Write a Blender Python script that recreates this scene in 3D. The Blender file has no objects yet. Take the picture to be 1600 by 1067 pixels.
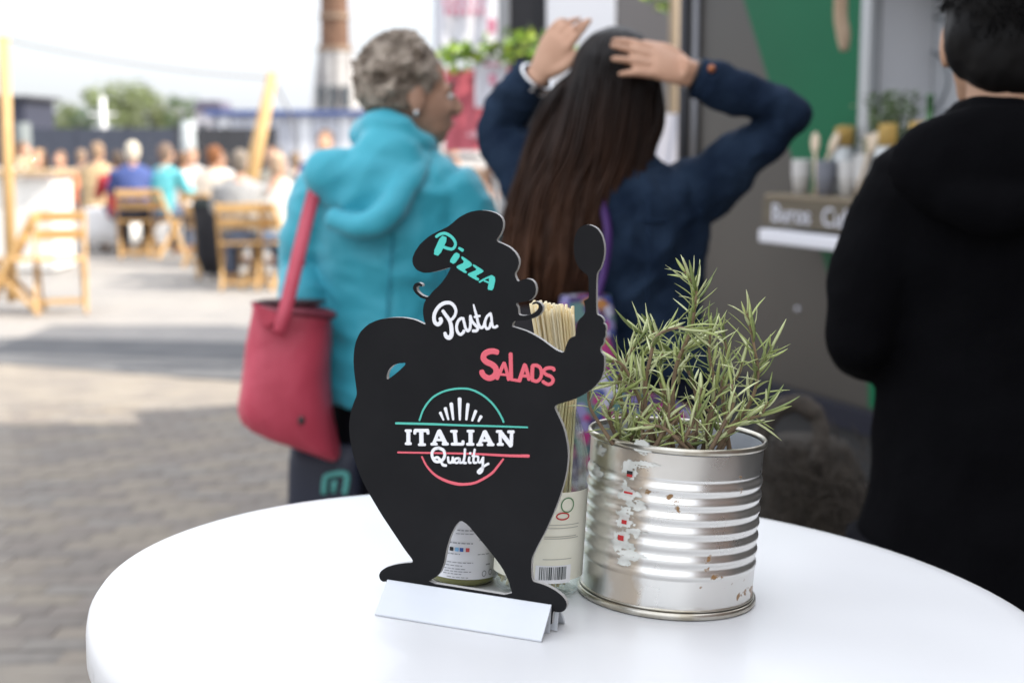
import bpy, bmesh, math, random
from mathutils import Vector, Matrix, noise, Quaternion
R = math.radians
random.seed(7)
C = bpy.data.collections.new('place')     # linked to the scene at the end, so that mesh evaluation stays quick
SC = bpy.context.scene

# ---------------------------------------------------------------- camera, sky, sun, exposure
F = 2222.0; CX = 800.0; CY = 533.5; HOR = 215.0; CAMZ = 1.48
PITCH = math.atan((CY - HOR) / F)
cam = bpy.data.cameras.new('camera'); camo = bpy.data.objects.new('camera', cam); C.objects.link(camo)
cam.sensor_width = 36.0; cam.lens = 36.0 * F / 1600.0
cam.clip_start = 0.05; cam.clip_end = 2000
camo.location = (0, 0, CAMZ); camo.rotation_euler = (math.pi / 2 - PITCH, 0, 0)
cam.dof.use_dof = True; cam.dof.focus_distance = 1.17; cam.dof.aperture_fstop = 5.3
SC.camera = camo

SUN_EL, SUN_AZ = 42.0, -12.0          # sun stands to the right (+X), a little behind the camera
sd = Vector((math.cos(R(SUN_AZ)) * math.cos(R(SUN_EL)), math.sin(R(SUN_AZ)) * math.cos(R(SUN_EL)), math.sin(R(SUN_EL))))
sun = bpy.data.lights.new('sun', 'SUN'); suno = bpy.data.objects.new('sun', sun); C.objects.link(suno)
sun.energy = 4.2; sun.angle = R(0.6); sun.color = (1.0, 0.93, 0.82)
suno.rotation_euler = (-sd).to_track_quat('-Z', 'Y').to_euler(); suno.location = (6, -3, 12)

w = bpy.data.worlds.new('World'); SC.world = w; w.use_nodes = True
nt = w.node_tree; nt.nodes.clear()
out = nt.nodes.new('ShaderNodeOutputWorld'); bg = nt.nodes.new('ShaderNodeBackground')
sky = nt.nodes.new('ShaderNodeTexSky'); sky.sky_type = 'NISHITA'; sky.sun_disc = False
sky.sun_elevation = R(SUN_EL); sky.sun_rotation = math.atan2(sd.x, sd.y)
sky.dust_density = 2.0; sky.air_density = 1.0; sky.ozone_density = 1.0
tc = nt.nodes.new('ShaderNodeTexCoord'); mp = nt.nodes.new('ShaderNodeMapping'); mp.inputs['Scale'].default_value = (1, 1, 2.6)
nz = nt.nodes.new('ShaderNodeTexNoise'); nz.inputs['Scale'].default_value = 1.7; nz.inputs['Detail'].default_value = 7
rp = nt.nodes.new('ShaderNodeValToRGB'); rp.color_ramp.elements[0].position = 0.30; rp.color_ramp.elements[1].position = 0.56
rp.color_ramp.elements[0].color = (.25, .25, .25, 1); rp.color_ramp.elements[1].color = (1, 1, 1, 1)
mx = nt.nodes.new('ShaderNodeMix'); mx.data_type = 'RGBA'
sz = nt.nodes.new('ShaderNodeSeparateXYZ'); nt.links.new(tc.outputs['Generated'], sz.inputs['Vector'])
er = nt.nodes.new('ShaderNodeValToRGB'); er.color_ramp.elements[0].position = 0.0; er.color_ramp.elements[1].position = 0.42
er.color_ramp.elements[0].color = (3.6, 3.75, 4.05, 1); er.color_ramp.elements[1].color = (8.9, 9.2, 9.8, 1)
nt.links.new(sz.outputs['Z'], er.inputs['Fac']); nt.links.new(er.outputs['Color'], mx.inputs['B'])
nt.links.new(tc.outputs['Generated'], mp.inputs['Vector']); nt.links.new(mp.outputs['Vector'], nz.inputs['Vector'])
nt.links.new(nz.outputs['Fac'], rp.inputs['Fac']); nt.links.new(rp.outputs['Color'], mx.inputs['Factor'])
nt.links.new(sky.outputs['Color'], mx.inputs['A']); nt.links.new(mx.outputs['Result'], bg.inputs['Color'])
bg.inputs['Strength'].default_value = 0.12
nt.links.new(bg.outputs['Background'], out.inputs['Surface'])

vs = SC.view_settings; vs.view_transform = 'Standard'; vs.look = 'None'; vs.gamma = 1.0; vs.use_curve_mapping = False
vs.exposure = 1.1
SC.cycles.use_denoising = True
SC.cycles.max_bounces = 10; SC.cycles.transmission_bounces = 10; SC.cycles.caustics_reflective = False; SC.cycles.caustics_refractive = False

# ---------------------------------------------------------------- pixel helpers (layout only: every result is a world point)
cp, sp_ = math.cos(PITCH), math.sin(PITCH)
CAM = Vector((0, 0, CAMZ))
def ray(px, py):
    x = (px - CX) / F; y = -(py - CY) / F
    return Vector((x, cp + y * sp_, -sp_ + y * cp))
def W(px, py, Y):
    d = ray(px, py); return CAM + d * (Y / d.y)
def G(px, py, z=0.0):
    d = ray(px, py); return CAM + d * ((z - CAMZ) / d.z)
def S(Y): return Y / F          # metres per pixel at distance Y (near the horizon)
def hit(px, py, p0, n):
    d = ray(px, py); return CAM + d * ((p0 - CAM).dot(n) / d.dot(n))

# ---------------------------------------------------------------- materials
MATS = {}
def ridge(p): return 1 - 2 * abs(noise.noise(p))
def mat(name, col, rough=.6, metal=0., col2=None, scale=20., bump=0., bscale=None, detail=4., spec=.5, coat=0., stretch=None, trans=0., ior=1.45, sheen=0., emit=None, contrast=(.35, .65), alpha=None):
    if name in MATS: return MATS[name]
    m = bpy.data.materials.new(name); m.use_nodes = True; t = m.node_tree; b = t.nodes['Principled BSDF']
    b.inputs['Base Color'].default_value = (*col, 1); b.inputs['Roughness'].default_value = rough; b.inputs['Metallic'].default_value = metal
    b.inputs['Specular IOR Level'].default_value = spec; b.inputs['Coat Weight'].default_value = coat
    b.inputs['Transmission Weight'].default_value = trans; b.inputs['IOR'].default_value = ior
    if sheen: b.inputs['Sheen Weight'].default_value = sheen
    if emit: b.inputs['Emission Color'].default_value = (*emit[:3], 1); b.inputs['Emission Strength'].default_value = emit[3]
    if col2 is not None or bump:
        co = t.nodes.new('ShaderNodeTexCoord'); v = co.outputs['Object']
        if stretch:
            mpn = t.nodes.new('ShaderNodeMapping'); mpn.inputs['Scale'].default_value = stretch
            t.links.new(v, mpn.inputs['Vector']); v = mpn.outputs['Vector']
    if col2 is not None:
        n = t.nodes.new('ShaderNodeTexNoise'); n.inputs['Scale'].default_value = scale; n.inputs['Detail'].default_value = detail
        r = t.nodes.new('ShaderNodeValToRGB'); r.color_ramp.elements[0].position = contrast[0]; r.color_ramp.elements[1].position = contrast[1]
        r.color_ramp.elements[0].color = (*col, 1); r.color_ramp.elements[1].color = (*col2, 1)
        t.links.new(v, n.inputs['Vector']); t.links.new(n.outputs['Fac'], r.inputs['Fac']); t.links.new(r.outputs['Color'], b.inputs['Base Color'])
    if bump:
        n2 = t.nodes.new('ShaderNodeTexNoise'); n2.inputs['Scale'].default_value = bscale or scale * 3; n2.inputs['Detail'].default_value = 5
        bp = t.nodes.new('ShaderNodeBump'); bp.inputs['Strength'].default_value = bump; bp.inputs['Distance'].default_value = .01
        t.links.new(v, n2.inputs['Vector']); t.links.new(n2.outputs['Fac'], bp.inputs['Height']); t.links.new(bp.outputs['Normal'], b.inputs['Normal'])
    MATS[name] = m; return m

# ---------------------------------------------------------------- mesh helpers
def catmull(P, n=8):
    P = [Vector(p) for p in P]
    if len(P) < 3: return P
    o = []
    for i in range(len(P) - 1):
        a = P[i - 1] if i > 0 else P[i] * 2 - P[i + 1]; b = P[i]; c = P[i + 1]; d = P[i + 2] if i + 2 < len(P) else P[i + 1] * 2 - P[i]
        for k in range(n):
            t = k / n
            o.append(.5 * ((2 * b) + (c - a) * t + (2 * a - 5 * b + 4 * c - d) * t * t + (3 * b - a - 3 * c + d) * t ** 3))
    o.append(P[-1]); return o

class MB:
    def __init__(s): s.v = []; s.f = []
    def add(s, vs, fs):
        o = len(s.v); s.v += [tuple(v) for v in vs]; s.f += [tuple(i + o for i in f) for f in fs]
    def box(s, c, size, m=None, bev=0.):
        c = Vector(c); hx, hy, hz = size[0] / 2, size[1] / 2, size[2] / 2
        bm = bmesh.new(); bmesh.ops.create_cube(bm, size=1.0)
        for v in bm.verts: v.co = Vector((v.co.x * size[0], v.co.y * size[1], v.co.z * size[2]))
        if bev: bmesh.ops.bevel(bm, geom=bm.edges[:], offset=bev, segments=2, affect='EDGES', profile=.5)
        M = m or Matrix.Identity(3)
        bm.verts.index_update(); s.add([c + M @ v.co for v in bm.verts], [[v.index for v in f.verts] for f in bm.faces]); bm.free()
    def loft(s, rings, cap=True, close=True):
        n = len(rings[0]); vs = [p for r in rings for p in r]; fs = []
        for i in range(len(rings) - 1):
            for k in range(n if close else n - 1):
                a = i * n + k; b = i * n + (k + 1) % n
                fs.append((a, b, b + n, a + n))
        if cap and close: fs.append(tuple(range(n))[::-1]); fs.append(tuple((len(rings) - 1) * n + k for k in range(n)))
        s.add(vs, fs)
    def tube(s, P, r, seg=10, cap=True, smooth=0, flat=None, fn=None):
        P = [Vector(p) for p in P]
        rr = list(r) if isinstance(r, (list, tuple)) else [r] * len(P)
        if smooth:
            n0 = len(P); Q = catmull(P, smooth); 
            rq = []
            for i in range(len(Q)):
                t = i / (len(Q) - 1) * (n0 - 1); k = min(int(t), n0 - 2); rq.append(rr[k] + (rr[k + 1] - rr[k]) * (t - k))
            P, rr = Q, rq
        rings = []; up = None
        for i, p in enumerate(P):
            t = (P[min(i + 1, len(P) - 1)] - P[max(i - 1, 0)])
            t = t.normalized() if t.length > 1e-9 else Vector((0, 0, 1))
            if fn is not None: a = t.cross(fn).normalized(); b = fn
            else:
                if up is None: up = Vector((0, 0, 1)) if abs(t.z) < .9 else Vector((0, 1, 0))
                a = t.cross(up).normalized(); b = a.cross(t).normalized(); up = b
            k2 = flat if flat else 1.
            rings.append([p + a * (math.cos(2 * math.pi * q / seg) * rr[i]) + b * (math.sin(2 * math.pi * q / seg) * rr[i] * k2) for q in range(seg)])
        s.loft(rings, cap)
    def ell(s, c, r, m=None, u=14, v=10):
        c = Vector(c); M = m or Matrix.Identity(3); vs = []; fs = []
        for i in range(1, v):
            th = math.pi * i / v
            for k in range(u):
                ph = 2 * math.pi * k / u
                vs.append(c + M @ Vector((r[0] * math.sin(th) * math.cos(ph), r[1] * math.sin(th) * math.sin(ph), r[2] * math.cos(th))))
        vs.append(c + M @ Vector((0, 0, r[2]))); vs.append(c - M @ Vector((0, 0, r[2])))
        T = len(vs) - 2; B = len(vs) - 1
        for i in range(v - 2):
            for k in range(u):
                a = i * u + k; b = i * u + (k + 1) % u; fs.append((a, a + u, b + u, b))
        for k in range(u):
            fs.append((T, k, (k + 1) % u)); fs.append((B, (v - 2) * u + (k + 1) % u, (v - 2) * u + k))
        s.add(vs, fs)
    def lathe(s, prof, c=(0, 0, 0), seg=48, m=None, close=False):
        c = Vector(c); M = m or Matrix.Identity(3); vs = []; fs = []; n = len(prof)
        for k in range(seg):
            a = 2 * math.pi * k / seg
            for r, z in prof: vs.append(c + M @ Vector((r * math.cos(a), r * math.sin(a), z)))
        for k in range(seg):
            for i in range(n if close else n - 1):
                a = k * n + i; b = k * n + (i + 1) % n; c2 = ((k + 1) % seg) * n + (i + 1) % n; d = ((k + 1) % seg) * n + i
                fs.append((a, d, c2, b))
        s.add(vs, fs)
    def prism(s, poly, fn, d0, d1, holes=()):
        """2D polygon (with holes) -> extruded between d0 and d1; fn(u,v,d) -> point"""
        from mathutils.geometry import tessellate_polygon
        loops = [poly] + list(holes)
        tri = tessellate_polygon([[Vector((p[0], p[1], 0)) for p in l] for l in loops])
        flat = [p for l in loops for p in l]; n = len(flat)
        vs = [fn(p[0], p[1], d0) for p in flat] + [fn(p[0], p[1], d1) for p in flat]
        fs = [tuple(t) for t in tri] + [tuple(i + n for i in t[::-1]) for t in tri]
        o = 0
        for l in loops:
            m = len(l)
            for i in range(m): fs.append((o + i, o + (i + 1) % m, o + (i + 1) % m + n, o + i + n))
            o += m
        s.add(vs, fs)
    def mesh(s, name):
        me = bpy.data.meshes.new(name); me.from_pydata(s.v, [], s.f); me.validate(); 
        bm = bmesh.new(); bm.from_mesh(me); bmesh.ops.recalc_face_normals(bm, faces=bm.faces[:]); bm.to_mesh(me); bm.free()
        return me
    def build(s, name, m, parent=None, smooth=True, angle=None):
        me = s.mesh(name); return link(name, me, m, parent, smooth, angle)

def link(name, me, m, parent=None, smooth=True, angle=None):
    """vertices are world coordinates; with a parent they are taken into the parent's frame"""
    o = bpy.data.objects.new(name, me); C.objects.link(o)
    if parent is not None:
        root = parent
        while root.parent: root = root.parent
        if not root.get('_local'): me.transform(root.matrix_basis.inverted())
        o.parent = parent
    if m is not None:
        for x in (m if isinstance(m, (list, tuple)) else [m]): me.materials.append(x)
    if smooth:
        me.polygons.foreach_set('use_smooth', [True] * len(me.polygons))
        if angle: me.set_sharp_from_angle(angle=R(angle))
    return o
def tag(o, label=None, cat=None, group=None, kind=None):
    if label: o['label'] = label
    if cat: o['category'] = cat
    if group: o['group'] = group
    if kind: o['kind'] = kind
    return o
def thing(name, label, cat, loc=(0, 0, 0), group=None, mtx=None):
    o = bpy.data.objects.new(name, None); C.objects.link(o); o.empty_display_size = .1
    if mtx is not None: o.matrix_basis = mtx
    else: o.location = loc
    return tag(o, label, cat, group)
def evalmesh(o):
    SC.collection.objects.link(o); dg = bpy.context.evaluated_depsgraph_get(); dg.update()
    r = bpy.data.meshes.new_from_object(o.evaluated_get(dg)); bpy.data.objects.remove(o); return r
def fuse(mb, voxel, name='mesh', smooth=4, wr=None):
    me = bpy.data.meshes.new('tmp'); me.from_pydata(mb.v, [], mb.f); o = bpy.data.objects.new('tmp', me)
    md = o.modifiers.new('r', 'REMESH'); md.mode = 'VOXEL'; md.voxel_size = voxel
    if smooth: ms = o.modifiers.new('s', 'SMOOTH'); ms.iterations = smooth; ms.factor = .5
    r = evalmesh(o); r.name = name; bpy.data.meshes.remove(me)
    if wr:
        n = len(r.vertices); co = [0.] * (3 * n); no = [0.] * (3 * n)
        r.vertices.foreach_get('co', co); r.vertex_normals.foreach_get('vector', no)
        for i in range(0, 3 * n, 3):
            k = wr(Vector(co[i:i + 3])); co[i] += no[i] * k; co[i + 1] += no[i + 1] * k; co[i + 2] += no[i + 2] * k
        r.vertices.foreach_set('co', co); r.update()
    return r
def copy_tree(o, parent=None):
    c = o.copy(); C.objects.link(c); c.parent = parent
    for ch in list(o.children): copy_tree(ch, c)
    return c
def facing(yaw):
    """rotation whose local +y points along yaw (0 = away from the camera, 90 = right)"""
    return Matrix.Rotation(-R(yaw), 3, 'Z')
# ================================================================ THE PLACE
# ---------------------------------------------------------------- ground and paving
def ground_mat(name, c1, c2):
    m = bpy.data.materials.new(name); m.use_nodes = True; t = m.node_tree; b = t.nodes['Principled BSDF']; b.inputs['Roughness'].default_value = .85
    co = t.nodes.new('ShaderNodeTexCoord'); br = t.nodes.new('ShaderNodeTexBrick')
    mpn = t.nodes.new('ShaderNodeMapping'); t.links.new(co.outputs['Object'], mpn.inputs['Vector']); t.links.new(mpn.outputs['Vector'], br.inputs['Vector'])
    br.inputs['Scale'].default_value = 1.0; br.inputs['Brick Width'].default_value = .21; br.inputs['Row Height'].default_value = .105; br.inputs['Mortar Size'].default_value = .006
    br.inputs['Color1'].default_value = (*c1, 1); br.inputs['Color2'].default_value = (*c2, 1); br.inputs['Mortar'].default_value = (.17, .16, .15, 1)
    n = t.nodes.new('ShaderNodeTexNoise'); n.inputs['Scale'].default_value = .6; n.inputs['Detail'].default_value = 6
    r = t.nodes.new('ShaderNodeValToRGB'); r.color_ramp.elements[0].color = (.75, .75, .77, 1); r.color_ramp.elements[1].color = (1.15, 1.12, 1.08, 1)
    mm = t.nodes.new('ShaderNodeMix'); mm.data_type = 'RGBA'; mm.blend_type = 'MULTIPLY'; mm.inputs['Factor'].default_value = 1
    t.links.new(co.outputs['Object'], n.inputs['Vector']); t.links.new(n.outputs['Fac'], r.inputs['Fac'])
    t.links.new(br.outputs['Color'], mm.inputs['A']); t.links.new(r.outputs['Color'], mm.inputs['B']); t.links.new(mm.outputs['Result'], b.inputs['Base Color'])
    return m
g = MB(); g.box((0, 300, -.262), (900, 900, .5))
ground = tag(g.build('ground', ground_mat('paving_far', (.30, .285, .265), (.25, .24, .23)), smooth=False), kind='structure')

bricks = [mat('brick_%d' % i, c, .85, col2=tuple(x * .72 for x in c), scale=14, bump=.3, bscale=60) for i, c in enumerate(
    [(.205, .178, .152), (.228, .195, .158), (.186, .163, .142), (.236, .203, .162), (.195, .168, .145), (.210, .189, .166)])]
bm_ = []
for i in range(6):
    b = MB(); b.box((0, 0, 0), (.2085, .1025, .05), bev=.003); me = b.mesh('brick'); me.materials.append(bricks[i]); bm_.append(me)
rows = []; rnd = random.Random(3)
y = 3.2; r = 0; cells = []
while y < 9.5:
    hw = .39 * y + .4; x = -hw + (.105 if r % 2 else 0)
    while x < .35: cells.append((x, y)); x += .21
    y += .104; r += 1
near = sorted([c for c in cells if c[0] < -.36 * c[1] * .25 and c[0] > -.37 * c[1]], key=lambda c: c[1] if c[1] > 3.9 else 99)[:300]
ns = set(near); rest = MB()
for (x, y) in cells:
    z = -.026 + rnd.uniform(-.0015, .0015); rz = rnd.uniform(-.012, .012)
    if (x, y) in ns:
        o = bpy.data.objects.new('brick', bm_[rnd.randrange(6)]); C.objects.link(o); o.parent = ground
        o.location = (x, y, z); o.rotation_euler = (rnd.uniform(-.012, .012), rnd.uniform(-.012, .012), rz)
    else:
        rest.box((x, y, z), (.2085, .1025, .05), Matrix.Rotation(rz, 3, 'Z'))
mpav = mat('brick_mix', (.195, .171, .147), .85, col2=(.24, .21, .172), scale=3.2, detail=1, bump=.2, bscale=60)
o = rest.build('bricks', mpav, smooth=False); o.parent = ground; o['kind'] = 'stuff'

b = MB(); b.add([G(-160, 524, .004), G(-160, 556, .004), G(420, 598, .004), G(760, 612, .004), G(760, 540, .004), G(420, 535, .004)], [(0, 1, 2, 3, 4, 5)]); tag(b.build('dark_band_strip', mat('strip_dark', (.085, .086, .09), .9, col2=(.11, .11, .112), scale=3), smooth=False), kind='structure')  # flat dark strip laid over the paving to deepen its dark band
# ---------------------------------------------------------------- far: trees, tower, hall, fence
def tree(name, label, px, base_y, Y, h, rad, col, seed):
    rn = random.Random(seed); p = Vector((W(px, HOR, Y).x, Y, 0))
    t = thing(name, label, 'tree', p, 'trees beyond the fence')
    b = MB(); b.tube([p, p + Vector((.2, 0, h * .35)), p + Vector((-.1, .1, h * .7))], [h * .035, h * .028, h * .012], 8, smooth=3)
    for k in range(5):
        a = rn.uniform(0, 6.28); q = p + Vector((0, 0, h * rn.uniform(.3, .55)))
        b.tube([q, q + Vector((math.cos(a) * rad * .6, math.sin(a) * rad * .6, h * .25))], [h * .014, h * .005], 6)
    b.build('trunk', mat('bark', (.09, .07, .05), .9), t)
    c = MB()
    cl = [(Vector((rn.gauss(0, .5) * rad, rn.gauss(0, .4) * rad, h * rn.uniform(.28, .92))), rn.uniform(.25, .45) * rad) for _ in range(20)]
    for q, rr in cl:
        for _ in range(110):
            d = Vector((rn.gauss(0, 1), rn.gauss(0, 1), rn.gauss(0, .8))).normalized() * rr * rn.uniform(.5, 1.05)
            s = rad * .06 * rn.uniform(.6, 1.4); a = Vector((rn.gauss(0, 1), rn.gauss(0, 1), rn.gauss(0, 1))).normalized(); bb = a.orthogonal().normalized()
            m_ = p + q + d; c.add([m_ - a * s, m_ + bb * s * .6, m_ + a * s, m_ - bb * s * .6], [(0, 1, 2, 3)])
    c.build('crown', mat('leaf_' + name + str(col), col, .6, col2=tuple(x * .55 for x in col), scale=.6), t, smooth=False)
tree('tree', 'small pale green tree left of the white lamp mast', 108, 195, 190, 6.0, 2.6, (.13, .17, .06), 1)
tree('tree', 'dark narrow tree just left of the white lamp mast', 142, 195, 185, 5.2, 1.8, (.05, .09, .04), 2)
tree('tree', 'broad sunny yellow green tree above the middle of the dark fence', 203, 195, 200, 8.6, 5.2, (.15, .19, .07), 3)
tree('tree', 'low bright green tree right of the broad tree', 248, 195, 195, 6.4, 4.0, (.14, .17, .07), 5)
tree('tree', 'rounded dark green tree beside the far house', 284, 195, 180, 6.8, 2.2, (.07, .12, .045), 4)

# tower
p = Vector((W(526, HOR, 150).x, 150, 0)); t = thing('brick_tower', 'tall far chimney tower, brick shaft on a pale tapered base', 'tower', p)
b = MB()
def octa(r, z, n=12): return [p + Vector((r * math.cos(2 * math.pi * (k + .5) / n), r * math.sin(2 * math.pi * (k + .5) / n), z)) for k in range(n)]
b.loft([octa(3.2, 0), octa(2.35, 6.0), octa(1.75, 10.6)]); b.build('base', mat('tower_pale', (.42, .41, .40), .8, col2=(.2, .19, .19), scale=1.2, stretch=(1, 1, .15), contrast=(.45, .6)), t, smooth=False)
b = MB(); b.loft([octa(1.55, 10.6), octa(1.4, 19), octa(1.3, 30)]); b.build('shaft', mat('tower_brick', (.17, .095, .06), .85, col2=(.12, .065, .042), scale=1.0), t, smooth=False)
for z0, rr in ((10.3, 1.95), (13.6, 1.7), (17, 1.6), (29.8, 1.6)):
    b = MB(); b.loft([octa(rr, z0), octa(rr, z0 + .45)]); b.build('band', mat('tower_band', (.25, .18, .13), .8), t, smooth=False)
for k in range(3):
    a = -math.pi / 2 + (k - 1) * .55; q = p + Vector((math.cos(a) * 2.45, math.sin(a) * 2.45, 5.6)); b = MB(); b.box(q, (.7, .5, 2.2), Matrix.Rotation(a + math.pi / 2, 3, 'Z'))
    b.build('window', mat('far_glass', (.06, .07, .08), .2), t, smooth=False)

# long pale hall with a blue roof edge
def frontbox(mb, px0, py0, px1, py1, Y, depth):
    a = W(px0, py0, Y); c = W(px1, py1, Y)
    mb.box(((a.x + c.x) / 2, Y + depth / 2, (a.z + c.z) / 2), (abs(c.x - a.x), depth, abs(a.z - c.z)))
hall0 = W(452, HOR, 70); t = thing('market_hall', 'long low pale hall with dark blue roof edge behind the fence', 'building', (hall0.x, 70, 0))
za = W(340, 176, 70)
for k in range(12):
    x0 = W(342 + k * 21, 250, 70).x; x1 = W(342 + (k + 1) * 21, 250, 70).x - .06
    b = MB(); b.box(((x0 + x1) / 2, 70.1, 1.27), (x1 - x0, .2, 2.54)); b.build('wall_panel', mat('hall_a', (.42, .44, .50), .6) if k % 3 else mat('hall_b', (.62, .64, .68), .6), t, smooth=False)
b = MB(); b.box((hall0.x + .4, 73, 1.25), (8.4, 5.5, 2.5)); b.build('wall', mat('hall_core', (.3, .31, .36), .7), t, smooth=False)
b = MB(); b.box((hall0.x + .4, 72.9, 2.66), (8.9, 6.4, .26)); b.build('roof', mat('hall_blue', (.05, .09, .25), .5), t, smooth=False)
t = thing('far_house', 'small far house with dark roof right of the trees', 'building', (W(327, HOR, 120).x, 120, 0))
b = MB(); x0 = W(305, HOR, 120).x; x1 = W(350, HOR, 120).x
b.box(((x0 + x1) / 2, 122, 1.75), (x1 - x0, 4, 3.5)); b.build('wall', mat('house_wall', (.55, .53, .56), .8), t, smooth=False)
b = MB(); b.prism([(x0 - .15, 3.5), (x1 + .15, 3.5), (x1 - .3, 4.5), (x0 + .3, 4.5)], lambda u, v, d: Vector((u, d, v)), 119.8, 124.2); b.build('roof', mat('house_roof', (.10, .09, .13), .7), t, smooth=False)
for k in range(2):
    b = MB(); b.box((x0 + .7 + k * 1.0, 119.98, 2.2), (.6, .1, .9)); b.build('window', mat('far_glass', (.06, .07, .08), .2), t, smooth=False)
t = thing('dark_shed', 'dark navy shed end at the left edge behind the post', 'building', (W(22, HOR, 46).x, 46, 0))
b = MB(); frontbox(b, -30, 155, 42, 260, 46, 3); b.build('wall', mat('navy_wall', (.03, .033, .055), .6), t, smooth=False)
b = MB(); a = W(6, 152, 46); b.box((a.x, 47.5, a.z), (1.7, 3.3, .1)); b.build('roof', mat('shed_roof', (.05, .05, .06), .6), t, smooth=False)

FY = 42
t = thing('fence', 'long dark solid fence behind the seated crowd', 'fence', (W(240, HOR, FY).x, FY, 0))
for k in range(10):
    x0 = W(42 + k * 38.8, HOR, FY).x; x1 = W(42 + (k + 1) * 38.8, HOR, FY).x - .015
    b = MB(); b.box(((x0 + x1) / 2, FY + rnd.uniform(0, .02), .87), (x1 - x0, .05, 1.74)); b.build('panel', mat('fence_navy', (.050, .058, .082), .6) if k < 6 else mat('fence_grey', (.038, .039, .045), .6), t, smooth=False)
for k in range(0, 11, 2):
    x0 = W(42 + k * 38.8, HOR, FY).x; b = MB(); b.box((x0, FY + .09, .9), (.1, .1, 1.8)); b.build('post', mat('fence_post', (.05, .05, .06), .6), t, smooth=False)
def post(name, label, px, py0, Y, wdt, m, cat='post', lean=0, base_px=None):
    a = W(px, py0, Y); base = Vector((W(base_px if base_px is not None else px, HOR, Y).x, Y + lean, 0))
    b = MB(); b.tube([base, base.lerp(a, .5), a], [wdt / 2, wdt / 2 * .97, wdt / 2 * .9], 12)
    o = b.build(name, m); return tag(o, label, cat)
post('fence_post', 'pale concrete post standing before the dark fence', 293, 188, 38, .42, mat('concrete', (.42, .45, .46), .8, col2=(.3, .33, .34), scale=5))
post('fence_post', 'grey green post at the left end of the fence', 36, 192, 38, .42, mat('postgrey', (.16, .18, .18), .7))
t = thing('lamp_mast', 'thin white lamp mast in front of the trees', 'lamp post', (W(160, HOR, 60).x, 60, 0))
a = W(160, 152, 60); b = MB(); b.tube([(a.x, 60, 0), a], [.14, .10], 10); b.build('mast', mat('white_paint', (.8, .8, .8), .5), t)
b = MB(); q = W(160, 179, 60); b.box(q, (1.1, .12, .1)); b.build('crossbar', mat('white_paint', (.8, .8, .8)), t, smooth=False)

# wooden posts and the rope between them
wood = mat('pine', (.60, .40, .18), .6, col2=(.48, .29, .12), scale=9, stretch=(6, 6, .6), bump=.15)
wpost = post('wooden_post', 'upright round wooden post at the left edge holding the rope', 6, 57, 13, .105, wood)
a = W(398, 250, 15.2); top = W(427, 113, 15.2); d = (top - a); base = a - d * (a.z / d.z)
b = MB(); b.tube([base, a, top], [.085, .08, .055], 12); tag(b.build('wooden_pole', wood), 'leaning wooden pole rising behind the seated crowd', 'pole')
P0 = W(9, 62, 13); P1 = W(425, 122, 15.2)
b = MB(); pts = []
for k in range(25):
    s_ = k / 24; q = P0.lerp(P1, s_); q.z -= .34 * 4 * s_ * (1 - s_) * .16; pts.append(q)
b.tube(pts, .012, 6); tag(b.build('rope', mat('rope', (.22, .21, .20), .8)), 'thin grey rope sagging from the upright post to the leaning pole', 'rope')
b = MB(); b.tube([W(425, 122, 15.2), W(455, 180, 18), G(480, 360)], .012, 6); tag(b.build('rope', mat('rope', (.22, .21, .20))), 'thin guy rope running down right of the leaning pole', 'rope')

# ---------------------------------------------------------------- bar counter, low table, folding chairs
t = thing('bar_counter', 'white fronted bar counter with wooden top at the left edge', 'counter', (W(20, HOR, 15.8).x, 15.8, 0))
x0 = W(-120, HOR, 15.8).x; x1 = W(76, HOR, 15.8).x
for k in range(5):
    w_ = (x1 - x0) / 5; b = MB(); b.box((x0 + w_ * (k + .5), 15.83, .53), (w_ - .006, .04, 1.02)); b.build('front_board', mat('counter_white', (.78, .77, .74), .6), t, smooth=False)
b = MB(); b.box((x1 - .02, 16.2, .53), (.04, .7, 1.02)); b.build('side_board', mat('counter_white', (.78, .77, .74)), t, smooth=False)
b = MB(); b.box(((x0 + x1) / 2 + .02, 16.15, 1.09), (x1 - x0 + .1, .85, .07), bev=.01); b.build('top', mat('counter_wood', (.50, .37, .22), .5, col2=(.36, .25, .14), scale=6, stretch=(.5, 6, 6)), t, smooth=False)

t = thing('low_table', 'low table under a white cloth near the beige coat person', 'table', (W(152, HOR, 18.6).x, 18.6, 0))
x0 = W(118, HOR, 18.6).x; x1 = W(196, HOR, 18.6).x; cx = (x0 + x1) / 2; hw = (x1 - x0) / 2
b = MB(); rings = []
for z, k in ((.10, 1.0), (.3, .985), (.52, .97), (.555, .95), (.56, .5)):
    ring = []
    for q in range(40):
        a = 2 * math.pi * q / 40; u = math.copysign(abs(math.cos(a)) ** .35, math.cos(a)); v = math.copysign(abs(math.sin(a)) ** .35, math.sin(a))
        fl = 1 + (.03 * math.sin(q * 2.4) if z < .4 else 0)
        ring.append(Vector((cx + hw * k * u * fl, 19.0 + .42 * k * v * fl, z)))
    rings.append(ring)
b.loft(rings); b.build('cloth', mat('cloth_white', (.82, .82, .82), .8), t)
for sx in (-1, 1):
    for sy in (-1, 1):
        b = MB(); b.box((cx + sx * hw * .8, 19 + sy * .3, .06), (.05, .05, .12)); b.build('leg', mat('dark_metal', (.03, .03, .035), .5), t, smooth=False)

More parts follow.
